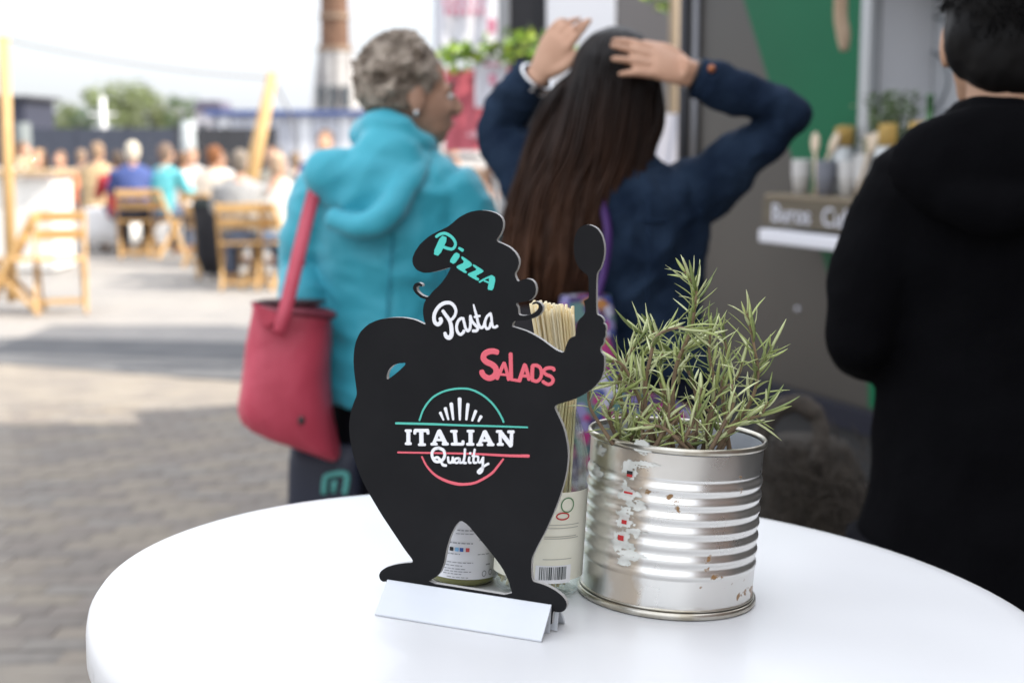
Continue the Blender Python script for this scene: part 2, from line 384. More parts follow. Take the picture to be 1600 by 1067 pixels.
pine = mat('chair_pine', (.55, .35, .15), .55, col2=(.44, .26, .10), scale=8, stretch=(5, 5, .8))
def chair(label, x, y, yaw):
    """wooden folding chair, its front towards yaw"""
    t = thing('folding_chair', label, 'chair', (x, y, 0), 'wooden folding chairs'); M = facing(yaw)
    L = lambda a, b_, c: Vector((x, y, 0)) + M @ Vector((a, b_, c))
    def bar(name, p, q, w1, d1):
        d = (q - p); ln = d.length; z = d.normalized(); xx = (M @ Vector((1, 0, 0))); yy = z.cross(xx).normalized(); mm = Matrix((xx, yy, z)).transposed()
        b = MB(); b.box((p + q) / 2, (w1, d1, ln), mm, bev=.004); b.build(name, pine, t, smooth=False)
    for s in (-1, 1):
        bar('back_leg', L(s * .205, .22, 0), L(s * .205, -.24, .84), .028, .05)      # long leg, foot in front, top at the back
        bar('front_leg', L(s * .175, -.26, 0), L(s * .175, .17, .45), .026, .045)
    for k in range(2):
        z = .80 - k * .15; yb = -.24 + (.84 - z) * .548 + .03; bar('back_slat', L(-.215, yb, z), L(.215, yb, z), .02, .09) if False else None
        b = MB(); b.box(L(0, yb - .045, z), (.44, .018, .095), M, bev=.004); b.build('back_slat', pine, t, smooth=False)
    for k in range(5):
        b = MB(); b.box(L(0, -.15 + k * .082, .455), (.40, .072, .018), M, bev=.003); b.build('seat_slat', pine, t, smooth=False)
    for (yy_, zz) in ((.17, .10), (-.20, .07)):
        b = MB(); b.box(L(0, yy_, zz), (.38, .02, .035), M); b.build('stretcher', pine, t, smooth=False)
    return t
q = G(22, 488); chair('empty folding chair cut by the left edge before the counter', q.x - .02, q.y, -100)
q = G(98, 486); chair('empty folding chair right of the edge chair, its back to the counter', q.x, q.y, 165)
def chair_at(label, px, Y, yaw): chair(label, W(px, HOR, Y).x, Y - .02, yaw)
chair_at('folding chair under the person in the turquoise top', 246, 17.9, 28)
chair_at('folding chair under the person in the grey jacket', 372, 14.1, -6)
chair_at('folding chair under the person in the pale jacket', 418, 14.2, 24)
chair_at('folding chair under the white haired person', 206, 17.8, -14)
chair_at('folding chair under the person with auburn hair', 322, 16.6, 30)
chair_at('folding chair with a black jacket over its back', 332, 15.2, -10)

# black jacket over the chair back
q = Vector((W(332, HOR, 15.2).x, 15.2, 0)); b = MB(); rings = []
for z, hw, dp in ((.06, .13, .04), (.25, .17, .06), (.55, .19, .07), (.78, .18, .05), (.86, .12, .03)):
    rings.append([Vector((q.x + hw * math.cos(a) + .03 * math.sin(7 * z + a * 3) - (z - .8) * .1, q.y - .30 + dp * math.sin(a) * (1 + .3 * math.sin(4 * a)), z)) for a in [2 * math.pi * k / 24 for k in range(24)]])
b.loft(rings); tag(b.build('hung_jacket', mat('black_cloth', (.012, .012, .016), .8)), 'black jacket draped over a folding chair back', 'jacket')

# trestle tables of the crowd
def trestle(label, px, Y, w_, z=.74, m=None):
    x = W(px, HOR, Y).x; t = thing('trestle_table', label, 'table', (x, Y, 0), 'tables of the seated crowd')
    for k in range(3):
        b = MB(); b.box((x, Y - .24 + k * .24, z), (w_, .225, .035)); b.build('plank', m or mat('table_green', (.03, .05, .045), .6), t, smooth=False)
    for s in (-1, 1):
        b = MB(); b.tube([(x + s * w_ * .4, Y - .25, 0), (x + s * w_ * .36, Y - .2, z - .02)], .02, 8); b.tube([(x + s * w_ * .4, Y + .25, 0), (x + s * w_ * .36, Y + .2, z - .02)], .02, 8); b.build('trestle', mat('dark_metal', (.03, .03, .035)), t)
trestle('dark green plank table before the pale jacket person', 418, 15.2, 1.4, .8)
trestle('plank table before the turquoise top person', 262, 19.6, 1.6, .76, mat('table_brown', (.12, .08, .05), .6))
trestle('plank table between the far crowd by the pink banner', 742, 14.6, 1.2, .76, mat('table_brown', (.12, .08, .05), .6))
# ---------------------------------------------------------------- booth beyond the truck, banners, garland
BY = 9.0
def panel(mb, px0, py0, px1, py1, Y, th=.03): frontbox(mb, px0, py0, px1, py1, Y, th)
bx0 = W(778, HOR, BY).x; bx1 = W(1110, HOR, BY).x
t = thing('market_booth', 'white and grey panelled booth behind the two women', 'booth', ((bx0 + bx1) / 2, BY, 0))
zt = 3.2
mw = mat('booth_white', (.62, .64, .70), .55); mg = mat('booth_grey', (.13, .125, .13), .5); md = mat('booth_dark', (.008, .008, .012), .4)
def zbox(name, px0, px1, z0, z1, y0, y1, m, par=None):
    a = W(px0, HOR, BY).x; c = W(px1, HOR, BY).x; b = MB(); b.box(((a + c) / 2, (y0 + y1) / 2, (z0 + z1) / 2), (c - a, y1 - y0, z1 - z0), bev=.004); return b.build(name, m, par or t, smooth=False)
zbox('post', 778, 796, 0, zt, BY, BY + .08, mat('booth_alu', (.30, .31, .33), .4, .6))
zbox('dark_panel', 797, 851, 0, zt, BY + .02, BY + .05, md)
zbox('white_panel', 853, 960, 0, zt, BY, BY + .05, mw)
zbox('grey_panel', 962, 1110, 0, zt, BY, BY + .05, mg)
zbox('side_wall', 778, 790, 0, zt, BY + .1, BY + 1.5, mg)
zbox('rear_wall', 778, 1110, 0, zt, BY + 1.5, BY + 1.55, mg)
zbox('roof', 770, 1120, zt + .002, zt + .08, BY - .05, BY + 1.6, mw)
# banner frame at the left of the booth
t = thing('banner_frame', 'metal frame carrying the white and pink banners left of the booth', 'frame', (W(728, HOR, BY).x, BY - .1, 0))
for px in (684, 772):
    a = W(px, HOR, BY - .1); b = MB(); b.tube([(a.x, BY - .1, 0), (a.x, BY - .1, 2.7)], .018, 10); b.build('upright', mat('booth_alu', (.30, .31, .33)), t)
for z in (2.68, 1.36):
    a = W(684, HOR, BY - .1); c = W(772, HOR, BY - .1); b = MB(); b.tube([(a.x, BY - .1, z), (c.x, BY - .1, z)], .015, 8); b.build('crossbar', mat('booth_alu', (.30, .31, .33)), t)
def sheet(name, px0, py0, px1, py1, Y, m, label, cat, wav=.01):
    a = W(px0, py0, Y); c = W(px1, py1, Y); b = MB(); n = 14
    rows = []
    for th in (0, .004):
        for j in range(8):
            rows.append([Vector((a.x + (c.x - a.x) * k / n, Y - th + wav * math.sin(k * 1.3 + j * .5), a.z + (c.z - a.z) * j / 7)) for k in range(n + 1)])
    b.loft(rows[:8], close=False); b.loft(rows[8:], close=False)
    o = b.build(name, m); return tag(o, label, cat)
wb = sheet('white_banner', 682, -70, 776, 96, BY - .15, mat('banner_white', (.70, .70, .76), .6), 'white banner with pink lettering above the garland', 'banner')
mp_ = mat('banner_pink_print', (.62, .20, .30), .6)
def letters(parent, rows, m, Y):
    b = MB()
    for (px0, py0, px1, py1) in rows:
        a = W(px0, py0, Y); c = W(px1, py1, Y); b.box(((a.x + c.x) / 2, Y, (a.z + c.z) / 2), (abs(c.x - a.x), .004, abs(a.z - c.z)), bev=.0015)
    return b.build('lettering', m, parent, smooth=False)
ls = []
for j, (y0, y1) in enumerate(((-42, -28), (-22, -6), (0, 9), (13, 24))):
    x = 692 + (j % 2) * 3
    while x < 758:
        w_ = rnd.choice((6, 8, 10)); ls.append((x, y0, x + w_ * .55, y1)); 
        if rnd.random() < .6: ls.append((x + w_ * .2, y0 + (y1 - y0) * .35, x + w_, y0 + (y1 - y0) * .65))
        x += w_ + 3
ls.append((762, 30, 775, 52))
letters(wb, ls, mp_, BY - .185)
pb = sheet('pink_banner', 694, 108, 800, 236, BY - .2, mat('banner_pink', (.55, .125, .16), .6, col2=(.48, .10, .13), scale=3), 'plain pink red banner hanging below the garland', 'banner')
letters(pb, [(738, 205, 748, 216), (730, 208, 736, 214)], mat('banner_mark', (.75, .45, .5), .6), BY - .225)
wp = sheet('white_notice', 742, 84, 792, 168, BY - .3, mat('banner_white', (.70, .70, .76)), 'white paper notice with faint red print over the pink banner', 'notice')
letters(wp, [(764, 116, 774, 132), (758, 100, 782, 104)], mp_, BY - .335)
# leafy garland
def garland(label, pts, Y, n, seed):
    rn = random.Random(seed); t = thing('leaf_garland', label, 'garland', W(*pts[0], Y)); P = catmull([W(*q, Y) for q in pts], 8)
    b = MB(); b.tube(P, .009, 6); b.build('vine', mat('vine', (.10, .13, .03), .7), t)
    ml = [mat('vine_leaf', (.16, .27, .03), .45), mat('vine_leaf_dark', (.07, .13, .02), .45), mat('vine_leaf_bright', (.30, .40, .05), .45)]
    for k in range(n):
        q = P[rn.randrange(len(P))] + Vector((rn.gauss(0, .03), rn.gauss(0, .04), rn.gauss(0, .035)))
        a = Vector((rn.gauss(0, 1), rn.gauss(0, .6), rn.gauss(0, 1))).normalized(); s = a.orthogonal().normalized(); s = (s + Vector((rn.gauss(0, .5), rn.gauss(0, .5), 0))).normalized(); L = rn.uniform(.05, .085)
        nn = a.cross(s).normalized() * .008
        b = MB(); b.add([q, q + a * L * .35 + s * L * .42, q + a * L * .75 + s * L * .3, q + a * L, q + a * L * .75 - s * L * .3, q + a * L * .35 - s * L * .42, q + a * L * .5 + nn], [(0, 1, 6), (1, 2, 6), (2, 3, 6), (3, 4, 6), (4, 5, 6), (5, 0, 6)])
        b.build('leaf', ml[rn.randrange(3)], t)
    return t
garland('green vine garland strung above the pink banner', [(690, 100), (715, 92), (750, 82), (790, 74), (825, 66), (860, 70), (900, 78)], BY - .35, 150, 4)
garland('small sprig of vine hanging at the top beside the wooden pole', [(1015, -10), (1030, 8), (1050, 14), (1072, 4)], 8.35, 22, 8)

# ---------------------------------------------------------------- food truck
VPX = -150.0
wd = Vector(((CX - VPX) / F, -1, 0)).normalized()            # along the side, towards the near end
wn = Vector((-abs(wd.y), -wd.x, 0)).normalized()               # out of the side, towards the square
wP = Vector((.18 * 6.3, 6.3, 0))
def wall(px, py): q = hit(px, py, wP, wn); return (q - wP).dot(wd), q.z
def wallD(px, py, d): q = hit(px, py, wP + wn * d, wn); return (q - wP).dot(wd), q.z
def WP(s_, z, d=0.): return wP + wd * s_ + wn * d + Vector((0, 0, z))
WM = Matrix((wd, wn, Vector((0, 0, 1)))).transposed()
def wbox(mb, s0, s1, z0, z1, d0, d1, bev=.0): mb.box(WP((s0 + s1) / 2, (z0 + z1) / 2, (d0 + d1) / 2), (s1 - s0, d1 - d0, z1 - z0), WM, bev)
truck = thing('food_truck', 'dark brown grey food truck with a green slanted stripe', 'truck', WP(1.5, 0, -1))
mt = mat('truck_paint', (.052, .047, .042), .33, .2, col2=(.044, .040, .036), scale=1.2, spec=.5)
s_far = wall(1068, 300)[0]; s_win = wall(1352, 200)[0]; s_end = 6.2; TZ = 2.55; zsk = .37
zw0 = 1.30; zw1 = 2.3; s_w2 = s_win + 2.6
b = MB(); wbox(b, s_far, s_win, zsk, TZ, -.06, 0); b.build('side_panel', mt, truck, smooth=False)
b = MB(); wbox(b, s_win, s_w2, zsk, zw0, -.06, 0); b.build('side_panel', mt, truck, smooth=False)
b = MB(); wbox(b, s_win, s_w2, zw1, TZ, -.06, 0); b.build('side_panel', mt, truck, smooth=False)
b = MB(); wbox(b, s_w2, s_end, zsk, TZ, -.06, 0); b.build('side_panel', mt, truck, smooth=False)
b = MB(); wbox(b, s_far, s_far + .06, zsk, TZ, -2.2, -.06); b.build('end_wall', mt, truck, smooth=False)
b = MB(); wbox(b, s_end - .06, s_end, zsk, TZ, -2.2, -.06); b.build('end_wall', mt, truck, smooth=False)
b = MB(); wbox(b, s_far, s_end, zsk, TZ, -2.26, -2.2); b.build('rear_wall', mt, truck, smooth=False)
b = MB(); wbox(b, s_far - .04, s_end + .04, TZ, TZ + .1, -2.3, .04, .03); b.build('roof', mat('truck_roof', (.5, .5, .5), .5), truck, smooth=False)
b = MB(); wbox(b, s_far, s_end, zsk - .06, zsk - .002, -2.2, -.03); b.build('floor', mat('truck_floor', (.03, .03, .03), .7), truck, smooth=False)
b = MB(); b.tube([WP(s_far, zsk, .0), WP(s_far, TZ, .0)], .035, 12); b.build('corner_trim', mat('trim_dark', (.02, .02, .024), .35, .5), truck)
b = MB(); b.tube([WP(s_far + .12, zsk, .012), WP(s_far + .12, TZ, .012)], .018, 10); b.build('drip_rail', mat('trim_grey', (.15, .15, .16), .3, .8), truck)
b = MB(); wbox(b, s_far, s_end, .30, zsk + .03, .004, .03, .006); b.build('skirt_rail', mat('rail_navy', (.010, .011, .020), .5, spec=.2), truck, smooth=False)
b = MB(); wbox(b, s_far, s_end, .10, .29, -.12, -.02, .006); b.build('skirt', mat('skirt_black', (.012, .012, .013), .6), truck, smooth=False)
# green stripe: slanted left edge, up to the window
gl = lambda z_px: None
s_a, z_a = wall(1163, 0); s_b, z_b = wall(1300, 446)
sl = (s_b - s_a) / (z_b - z_a)
e = lambda z: s_a + sl * (z - z_a)
mgrn = mat('stripe_green', (.004, .105, .046), .28, 0, col2=(.004, .09, .040), scale=1.5, spec=.14)
s_r = wall(1348, 100)[0]
b = MB(); b.prism([(e(TZ), TZ), (s_r, TZ), (s_r, max(.4, zsk + .03)), (s_r, zsk + .04)] if e(zsk) > s_r else [(e(TZ), TZ), (s_r, TZ), (s_r, zsk + .04), (e(zsk + .04), zsk + .04)], lambda u, v, d: WP(u, v, d), .001, .004) if e(zsk) <= s_r else None
if e(zsk) > s_r:
    zc = z_a + (s_r - s_a) / sl
    b.prism([(e(TZ), TZ), (s_r, TZ), (s_r, zc)], lambda u, v, d: WP(u, v, d), .001, .004)
b.build('stripe', mgrn, truck, smooth=False)
zc2 = zw0 - .01
b = MB(); b.prism([(max(s_r + .02, e(zc2)), zc2), (s_r + 1.2, zc2), (e(zsk + .04) + 1.15, zsk + .04), (max(s_r + .02, e(zsk + .04)), zsk + .04)], lambda u, v, d: WP(u, v, d), .001, .004); b.build('stripe', mgrn, truck, smooth=False)
# window frame, inner board
mal = mat('frame_alu', (.36, .37, .38), .35, .5)
b = MB(); wbox(b, s_win - .015, s_win + .05, zw0, zw1, -.02, .03, .005); b.build('window_frame', mal, truck, smooth=False)
b = MB(); wbox(b, s_win + .05, s_w2, zw1 - .06, zw1, -.02, .03, .005); b.build('window_frame', mal, truck, smooth=False)
b = MB(); wbox(b, s_w2 - .05, s_w2, zw0, zw1 - .06, -.02, .03, .005); b.build('window_frame', mal, truck, smooth=False)
b = MB(); wbox(b, s_win - .0, s_w2 + .1, zw0 - .1, TZ - .1, -.36, -.32); brd = b.build('inner_board', mat('board_white', (.50, .51, .53), .5), truck, smooth=False)
b = MB()   # line drawing on the board
cs, cz = wallD(1440, 120, -.32)
def wl(pts, r_=.006): b.tube([WP(cs + u * .28, cz + v * .28, -.314) for u, v in pts], r_, 5, smooth=6)
wl([(-.9, .2), (-.5, .7), (.1, .85), (.7, .6), (1.0, 0), (.9, -.6), (.4, -.95)]); wl([(-.6, -.2), (-.2, .3), (.35, .3), (.6, -.1), (.3, -.5), (-.2, -.4)]); wl([(.2, -.9), (.5, -.55), (.9, -.5)])
b.build('drawing', mat('drawing_grey', (.20, .22, .24), .6), brd)
b = MB(); wbox(b, s_win - .012, s_win - .002, zw0, zw1, -.318, -.021); b.build('window_jamb', mat('jamb_white', (.6, .6, .62), .5), truck, smooth=False)
b = MB(); wbox(b, s_win, s_w2, zw1, zw1 + .02, -.318, -.07); b.build('window_head', mat('jamb_white', (.6, .6, .62), .5), truck, smooth=False)
# serving shelf, lettered board, white ledge
s0, z_t = wallD(1196, 312, .235); _, z_b2 = wallD(1196, 350, .235)
zs = (z_t + z_b2) / 2
b = MB(); wbox(b, s0, s_w2, zs + .055, zs + .075, .0, .24, .004); b.build('shelf', mat('shelf_wood', (.17, .135, .09), .6), truck, smooth=False)
b = MB(); wbox(b, s0 - .02, s_w2, zs - .055, zs + .053, .215, .235, .003); sign_b = b.build('sign_board', mat('sign_brown', (.105, .085, .055), .6, col2=(.075, .06, .04), scale=8, stretch=(1, 1, 8)), truck, smooth=False)
b = MB(); wbox(b, s0 - .01, s_w2, zs - .125, zs - .07, .0, .26, .008); b.build('ledge', mat('ledge_white', (.62, .62, .66), .5), truck, smooth=False)
def text3d(txt, size, fn, depth=.002, spacing=1.0):
    cu = bpy.data.curves.new('t', 'FONT'); cu.body = txt; cu.size = size; cu.extrude = depth; cu.space_character = spacing; cu.resolution_u = 3
    o = bpy.data.objects.new('t', cu); me = evalmesh(o)
    for v in me.vertices: v.co = fn(v.co.x, v.co.y, v.co.z)
    return me
for txt, du in (('Buros', .05), ('Cub', .40)):
    me = text3d(txt, .105, lambda u, v, d: WP(s0 + du + u * 1.1, zs - .036 + v, .2375 + d)); o = link('lettering', me, mat('letter_white', (.55, .56, .62), .6), sign_b, smooth=False); o['kind'] = 'stuff'
s1, z1 = wall(1247, 483); b = MB(); b.ell(WP(s1, z1, .0), (.012, .012, .012)); b.build('rivet', mat('rivet', (.55, .55, .6), .3, .6), truck)
for k in range(2):
    sw = s_far + 1.6 + k * 3.0
    b = MB(); b.lathe([(.12, -.1), (.30, -.1), (.33, -.06), (.33, .06), (.30, .1), (.12, .1)], WP(sw, .33, -.28), 32, WM @ Matrix.Rotation(-math.pi / 2, 3, 'X'), close=True); wh = b.build('wheel', mat('tyre', (.015, .015, .015), .8), truck)
    b = MB(); b.lathe([(.0, .06), (.1, .07), (.16, .03), (.17, -.05), (0, -.05)], WP(sw, .33, -.28), 24, WM @ Matrix.Rotation(-math.pi / 2, 3, 'X')); b.build('rim', mat('rim_steel', (.4, .4, .42), .35, .8), wh)
# top inner shelf with little wooden boxes
b = MB(); si, zi = wall(1370, 6); wbox(b, s_win + .06, s_win + 1.4, zw1 - .18, zw1 - .155, -.315, -.1); b.build('inner_shelf', mat('shelf_dark', (.05, .045, .04), .6), truck, smooth=False)

# things on the serving shelf
zsh = zs + .0765
def on_shelf(px, d): return wall(px, 300)[0] * 1.0 + 0, d
def cup_stack(label, px, d, n=3, col=(.66, .65, .64)):
    s_ = wallD(px, 300, d)[0]; t = thing('cup_stack', label, 'cups', WP(s_, zsh, d), 'paper cup stacks on the truck shelf'); base = WP(s_, zsh, d)
    for k in range(n):
        b = MB(); z0 = k * .024; b.lathe([(.0, z0 + .002), (.030, z0), (.041, z0 + .085), (.043, z0 + .088), (.041, z0 + .09), (.036, z0 + .05)], base, 20); b.build('cup', mat('cup' + str(col), col, .6), t)
    return t
cup_stack('white paper cup stack at the left end of the truck shelf', 1252, .12)
cup_stack('grey paper cup stack right of the crossed wooden spoons', 1290, .15, 3, (.22, .23, .27))
cup_stack('white paper cup stack just left of the man in black', 1326, .12)
cup_stack('white paper cup stack behind the man, between the pasta jars', 1350, .12, 4)
msp = mat('spoon_wood', (.56, .45, .33), .6)
def spoon(label, px, lean, d, h=.24):
    s_ = wallD(px, 300, d)[0]; a = WP(s_, zsh + .002, d); top = WP(s_ + lean, zsh + h, d - .05); ax = (top - a).normalized()
    t = thing('wooden_spoon', label, 'spoon', a, 'wooden spoons on the truck shelf')
    b = MB(); b.tube([a, a.lerp(top, .72)], [.006, .007], 8); b.build('handle', msp, t)
    z = ax; x = wd - z * wd.dot(z); x.normalize(); yv = z.cross(x); b = MB(); b.ell(a.lerp(top, .86), (.026, .009, .045), Matrix((x, yv, z)).transposed()); b.build('bowl', msp, t)
spoon('wooden spoon leaning left between the first two cup stacks', 1275, -.09, .16); spoon('wooden spoon leaning right between the first two cup stacks', 1271, .08, .14)
spoon('wooden spoon leaning right beside the third cup stack', 1336, .05, .17); spoon('wooden spoon leaning left beside the third cup stack', 1344, -.03, .15, .23)
mpas = mat('pasta_gold', (.50, .34, .10), .55, col2=(.40, .25, .06), scale=40, stretch=(1, 1, .1))
def pasta_jar(label, px, d, h, zb=0):
    s_ = wallD(px, 250, d)[0]; base = WP(s_, zsh + zb, d); t = thing('pasta_jar', label, 'jar', base, 'pasta jars at the truck window')
    b = MB(); b.lathe([(.0, .002), (.042, 0), (.045, .01), (.045, h * .62), (.038, h * .68), (.040, h * .7)], base, 24); b.build('glass', mat('jar_glass', (.5, .52, .52), .1, 0, spec=.8), t)
    rn = random.Random(px); b = MB()
    for k in range(40):
        a = rn.uniform(0, 6.28); r_ = math.sqrt(rn.random()) * .034; q = base + Vector((r_ * math.cos(a), r_ * math.sin(a), h * .55)); b.tube([q, q + Vector((r_ * .08 * math.cos(a), r_ * .08 * math.sin(a), h * .45 - rn.random() * .01))], .0035, 5)
    b.build('pasta', mpas, t)
pasta_jar('jar of yellow pasta above the third cup stack', 1318, .05, .275)
pasta_jar('jar of yellow pasta behind the shoulder of the man in black', 1386, .17, .28)
pasta_jar('jar of yellow pasta nearest the green bottle', 1436, .17, .285)
# potted herbs and a bottle on the inner counter
b = MB(); wbox(b, s_win + .05, s_w2, zw0 - .03, zw0 - .003, -.315, .115); b.build('counter', mat('counter_steel', (.3, .3, .31), .35, .8), truck, smooth=False)
def herb(label, px, d, seed):
    s_ = wallD(px, 200, d)[0]; base = WP(s_, zw0, d); rn = random.Random(seed); t = thing('herb_pot', label, 'plant', base, 'herb pots in the truck window')
    b = MB(); b.lathe([(0, .002), (.040, 0), (.052, .10), (.049, .105), (.046, .09), (0, .09)], base, 20); b.build('pot', mat('pot_grey', (.1, .1, .1), .6), t)
    b = MB()
    for k in range(14):
        a = rn.uniform(0, 6.28); q = base + Vector((0, 0, .12)); b.tube([q, q + Vector((math.cos(a) * .05, math.sin(a) * .05, rn.uniform(.1, .22)))], .003, 5)
    b.build('stem', mat('herb_stem', (.08, .12, .03), .6), t)
    b = MB()
    for k in range(260):
        q = base + Vector((rn.gauss(0, .035), rn.gauss(0, .03), .10 + rn.random() * .25)); a = Vector((rn.gauss(0, 1), rn.gauss(0, 1), rn.gauss(0, .6))).normalized(); s2 = a.orthogonal().normalized(); L = rn.uniform(.015, .03)
        b.add([q, q + a * L * .5 + s2 * L * .4, q + a * L, q + a * L * .5 - s2 * L * .4], [(0, 1, 2, 3)])
    o = b.build('leaves', mat('herb_leaf', (.06, .10, .025), .5, col2=(.035, .06, .02), scale=20), t, smooth=False); o['kind'] = 'stuff'
herb('dark leafy herb pot nearest the window frame', 1378, .06, 2); herb('dark leafy herb pot left of the green bottle', 1408, .06, 3)
s_ = wallD(1452, 200, .06)[0]; base = WP(s_, zw0, .06); b = MB()
b.lathe([(0, .002), (.036, 0), (.037, .16), (.03, .2), (.014, .25), (.013, .32), (.015, .32), (.015, .335), (0, .335)], base, 24); tag(b.build('green_bottle', mat('bottle_green', (.03, .12, .03), .1, spec=.8)), 'green glass bottle standing in the truck window', 'bottle')
for k in range(3):
    b = MB(); wbox(b, s_win + .1 + k * .22, s_win + .28 + k * .22, zw1 - .1535, zw1 - .09, -.29, -.14, .008); tag(b.build('wooden_box', mat('box_wood', (.34, .20, .12), .6)), ['first', 'second', 'third'][k] + ' little wooden box from the left on the high truck shelf', 'box', 'wooden boxes on the high shelf')
# hanging wooden handle of the awning
sh, zh = wallD(1314, 80, .3); b = MB(); b.tube([WP(sh + .02, zh, .3), WP(sh + .012, zh + .06, .3), WP(sh - .01, zh + .2, .3), WP(sh - .02, TZ - .01, .25)], [.016, .027, .026, .024], 14, smooth=4)
tag(b.build('awning_handle', mat('handle_wood', (.42, .33, .24), .5, col2=(.25, .16, .09), scale=6, stretch=(3, 3, .4))), 'wooden awning handle hanging in front of the green stripe', 'handle')
# wooden pole in front of the booth
a = W(1052, HOR, 8.1); b = MB(); b.tube([(a.x, 8.1, 0), (a.x, 8.1, 2.75)], .034, 14); tag(b.build('wooden_pole', mat('pole_tan', (.30, .23, .15), .6, col2=(.22, .16, .10), scale=5, stretch=(4, 4, .4))), 'upright tan wooden pole beside the dark truck corner', 'pole')
sheet('white_notice', 1002, 178, 1062, 262, 8.02, mat('notice_white', (.60, .60, .68), .6), 'white notice on the tan pole behind the raised arm', 'notice', .004)

# ---------------------------------------------------------------- unseen brick block added at the right to shade the table
t = thing('brick_building', 'unseen tall brick block added right of the food truck to cast shade', 'building', (8.2, -1.4, 0))  # added unseen shade block; the wall, roof and windows below belong to it
mbk = mat('shade_block_brick', (.22, .13, .09), .85, col2=(.17, .10, .07), scale=3)
b = MB(); b.box((8.2, -1.6, 4.0), (5.6, 13.6, 8.0)); b.build('wall', mbk, t, smooth=False)
b = MB(); b.box((8.2, -1.6, 8.15), (6.0, 14.0, .29)); b.build('roof', mat('shade_block_roof', (.12, .12, .13), .8), t, smooth=False)
for j in range(2):
    for k in range(5):
        b = MB(); b.box((5.395, -7 + k * 2.6, 2.4 + j * 3), (.06, 1.2, 1.6)); wq = b.build('window', mat('shade_block_frame', (.6, .6, .58), .5), t, smooth=False)
        b = MB(); b.box((5.36, -7 + k * 2.6, 2.4 + j * 3), (.02, 1.06, 1.46)); b.build('pane', mat('far_glass', (.06, .07, .08)), wq, smooth=False)
# ================================================================ THE TABLE AND WHAT STANDS ON IT
TA, TB, THD = -.06, -.024, .377                      # the table leans: falls to the right and slightly away
TC = Vector((.057, 1.165, 0)); 
def tz(x, y): return CAMZ - THD + TA * x + TB * (y - 1.037)
TC.z = tz(TC.x, TC.y); TN = Vector((-TA, -TB, 1)).normalized()
tex = Vector((1, 0, TA)).normalized(); tey = TN.cross(tex).normalized(); TM = Matrix((tex, tey, TN)).transposed()
def T4(o): m = TM.to_4x4(); m.translation = o; return m
def ontable(px, py, h=0.): return hit(px, py, TC + TN * h, TN)
def tloc(o, x, y, z): return o + tex * x + tey * y + TN * z
RT = .400
mwhite = mat('table_white', (.80, .80, .80), .32, col2=(.77, .77, .78), scale=5, coat=.12)
base = TC - TN * (TC.z / TN.z)
t = thing('bistro_table', 'round white standing table with thick rounded rim', 'table', mtx=T4(base))
b = MB(); prof = [(0, 0), (RT - .03, 0), (RT - .012, -.0012), (RT - .004, -.0045), (RT, -.011), (RT + .001, -.02), (RT, -.040), (RT - .004, -.0475), (RT - .012, -.05), (RT - .02, -.048), (RT - .025, -.03), (0, -.03)]
b.lathe(prof, TC, 128, TM); 
tt = b.build('tabletop', None, t, angle=None)
m = bpy.data.materials.new('table_worn'); m.use_nodes = True; q = m.node_tree; pb_ = q.nodes['Principled BSDF']; pb_.inputs['Roughness'].default_value = .34; pb_.inputs['Coat Weight'].default_value = .1
co = q.nodes.new('ShaderNodeTexCoord'); n1 = q.nodes.new('ShaderNodeTexNoise'); n1.inputs['Scale'].default_value = 60; n1.inputs['Detail'].default_value = 8
sx = q.nodes.new('ShaderNodeSeparateXYZ'); q.links.new(co.outputs['Object'], sx.inputs['Vector'])
zloc = (TC - base).dot(TN)
mr = q.nodes.new('ShaderNodeMapRange'); mr.inputs['From Min'].default_value = zloc - .022; mr.inputs['From Max'].default_value = zloc - .048; q.links.new(sx.outputs['Z'], mr.inputs['Value'])
rp2 = q.nodes.new('ShaderNodeValToRGB'); rp2.color_ramp.elements[0].position = .52; rp2.color_ramp.elements[1].position = .66
q.links.new(co.outputs['Object'], n1.inputs['Vector']); q.links.new(n1.outputs['Fac'], rp2.inputs['Fac'])
ml_ = q.nodes.new('ShaderNodeMath'); ml_.operation = 'MULTIPLY'; q.links.new(mr.outputs['Result'], ml_.inputs[0]); q.links.new(rp2.outputs['Color'], ml_.inputs[1])
mxx = q.nodes.new('ShaderNodeMix'); mxx.data_type = 'RGBA'; mxx.inputs['A'].default_value = (.72, .72, .722, 1); mxx.inputs['B'].default_value = (.33, .32, .31, 1)
q.links.new(ml_.outputs[0], mxx.inputs['Factor']); q.links.new(mxx.outputs['Result'], pb_.inputs['Base Color'])
n3 = q.nodes.new('ShaderNodeTexNoise'); n3.inputs['Scale'].default_value = 9; n3.inputs['Detail'].default_value = 9; mr3 = q.nodes.new('ShaderNodeMapRange'); mr3.inputs['To Min'].default_value = .26; mr3.inputs['To Max'].default_value = .46
q.links.new(co.outputs['Object'], n3.inputs['Vector']); q.links.new(n3.outputs['Fac'], mr3.inputs['Value']); q.links.new(mr3.outputs['Result'], pb_.inputs['Roughness'])
tt.data.materials.append(m)
b = MB(); b.lathe([(.03, .02), (.03, zloc - .03)], base, 32, TM); b.build('column', mat('table_steel', (.55, .55, .56), .3, .9), t)
b = MB(); b.lathe([(0, .002), (.23, .002), (.24, .01), (.2, .022), (.035, .035), (.032, .06), (0, .06)], base, 48, TM); b.build('foot_plate', mat('table_steel', (.55, .55, .56)), t)

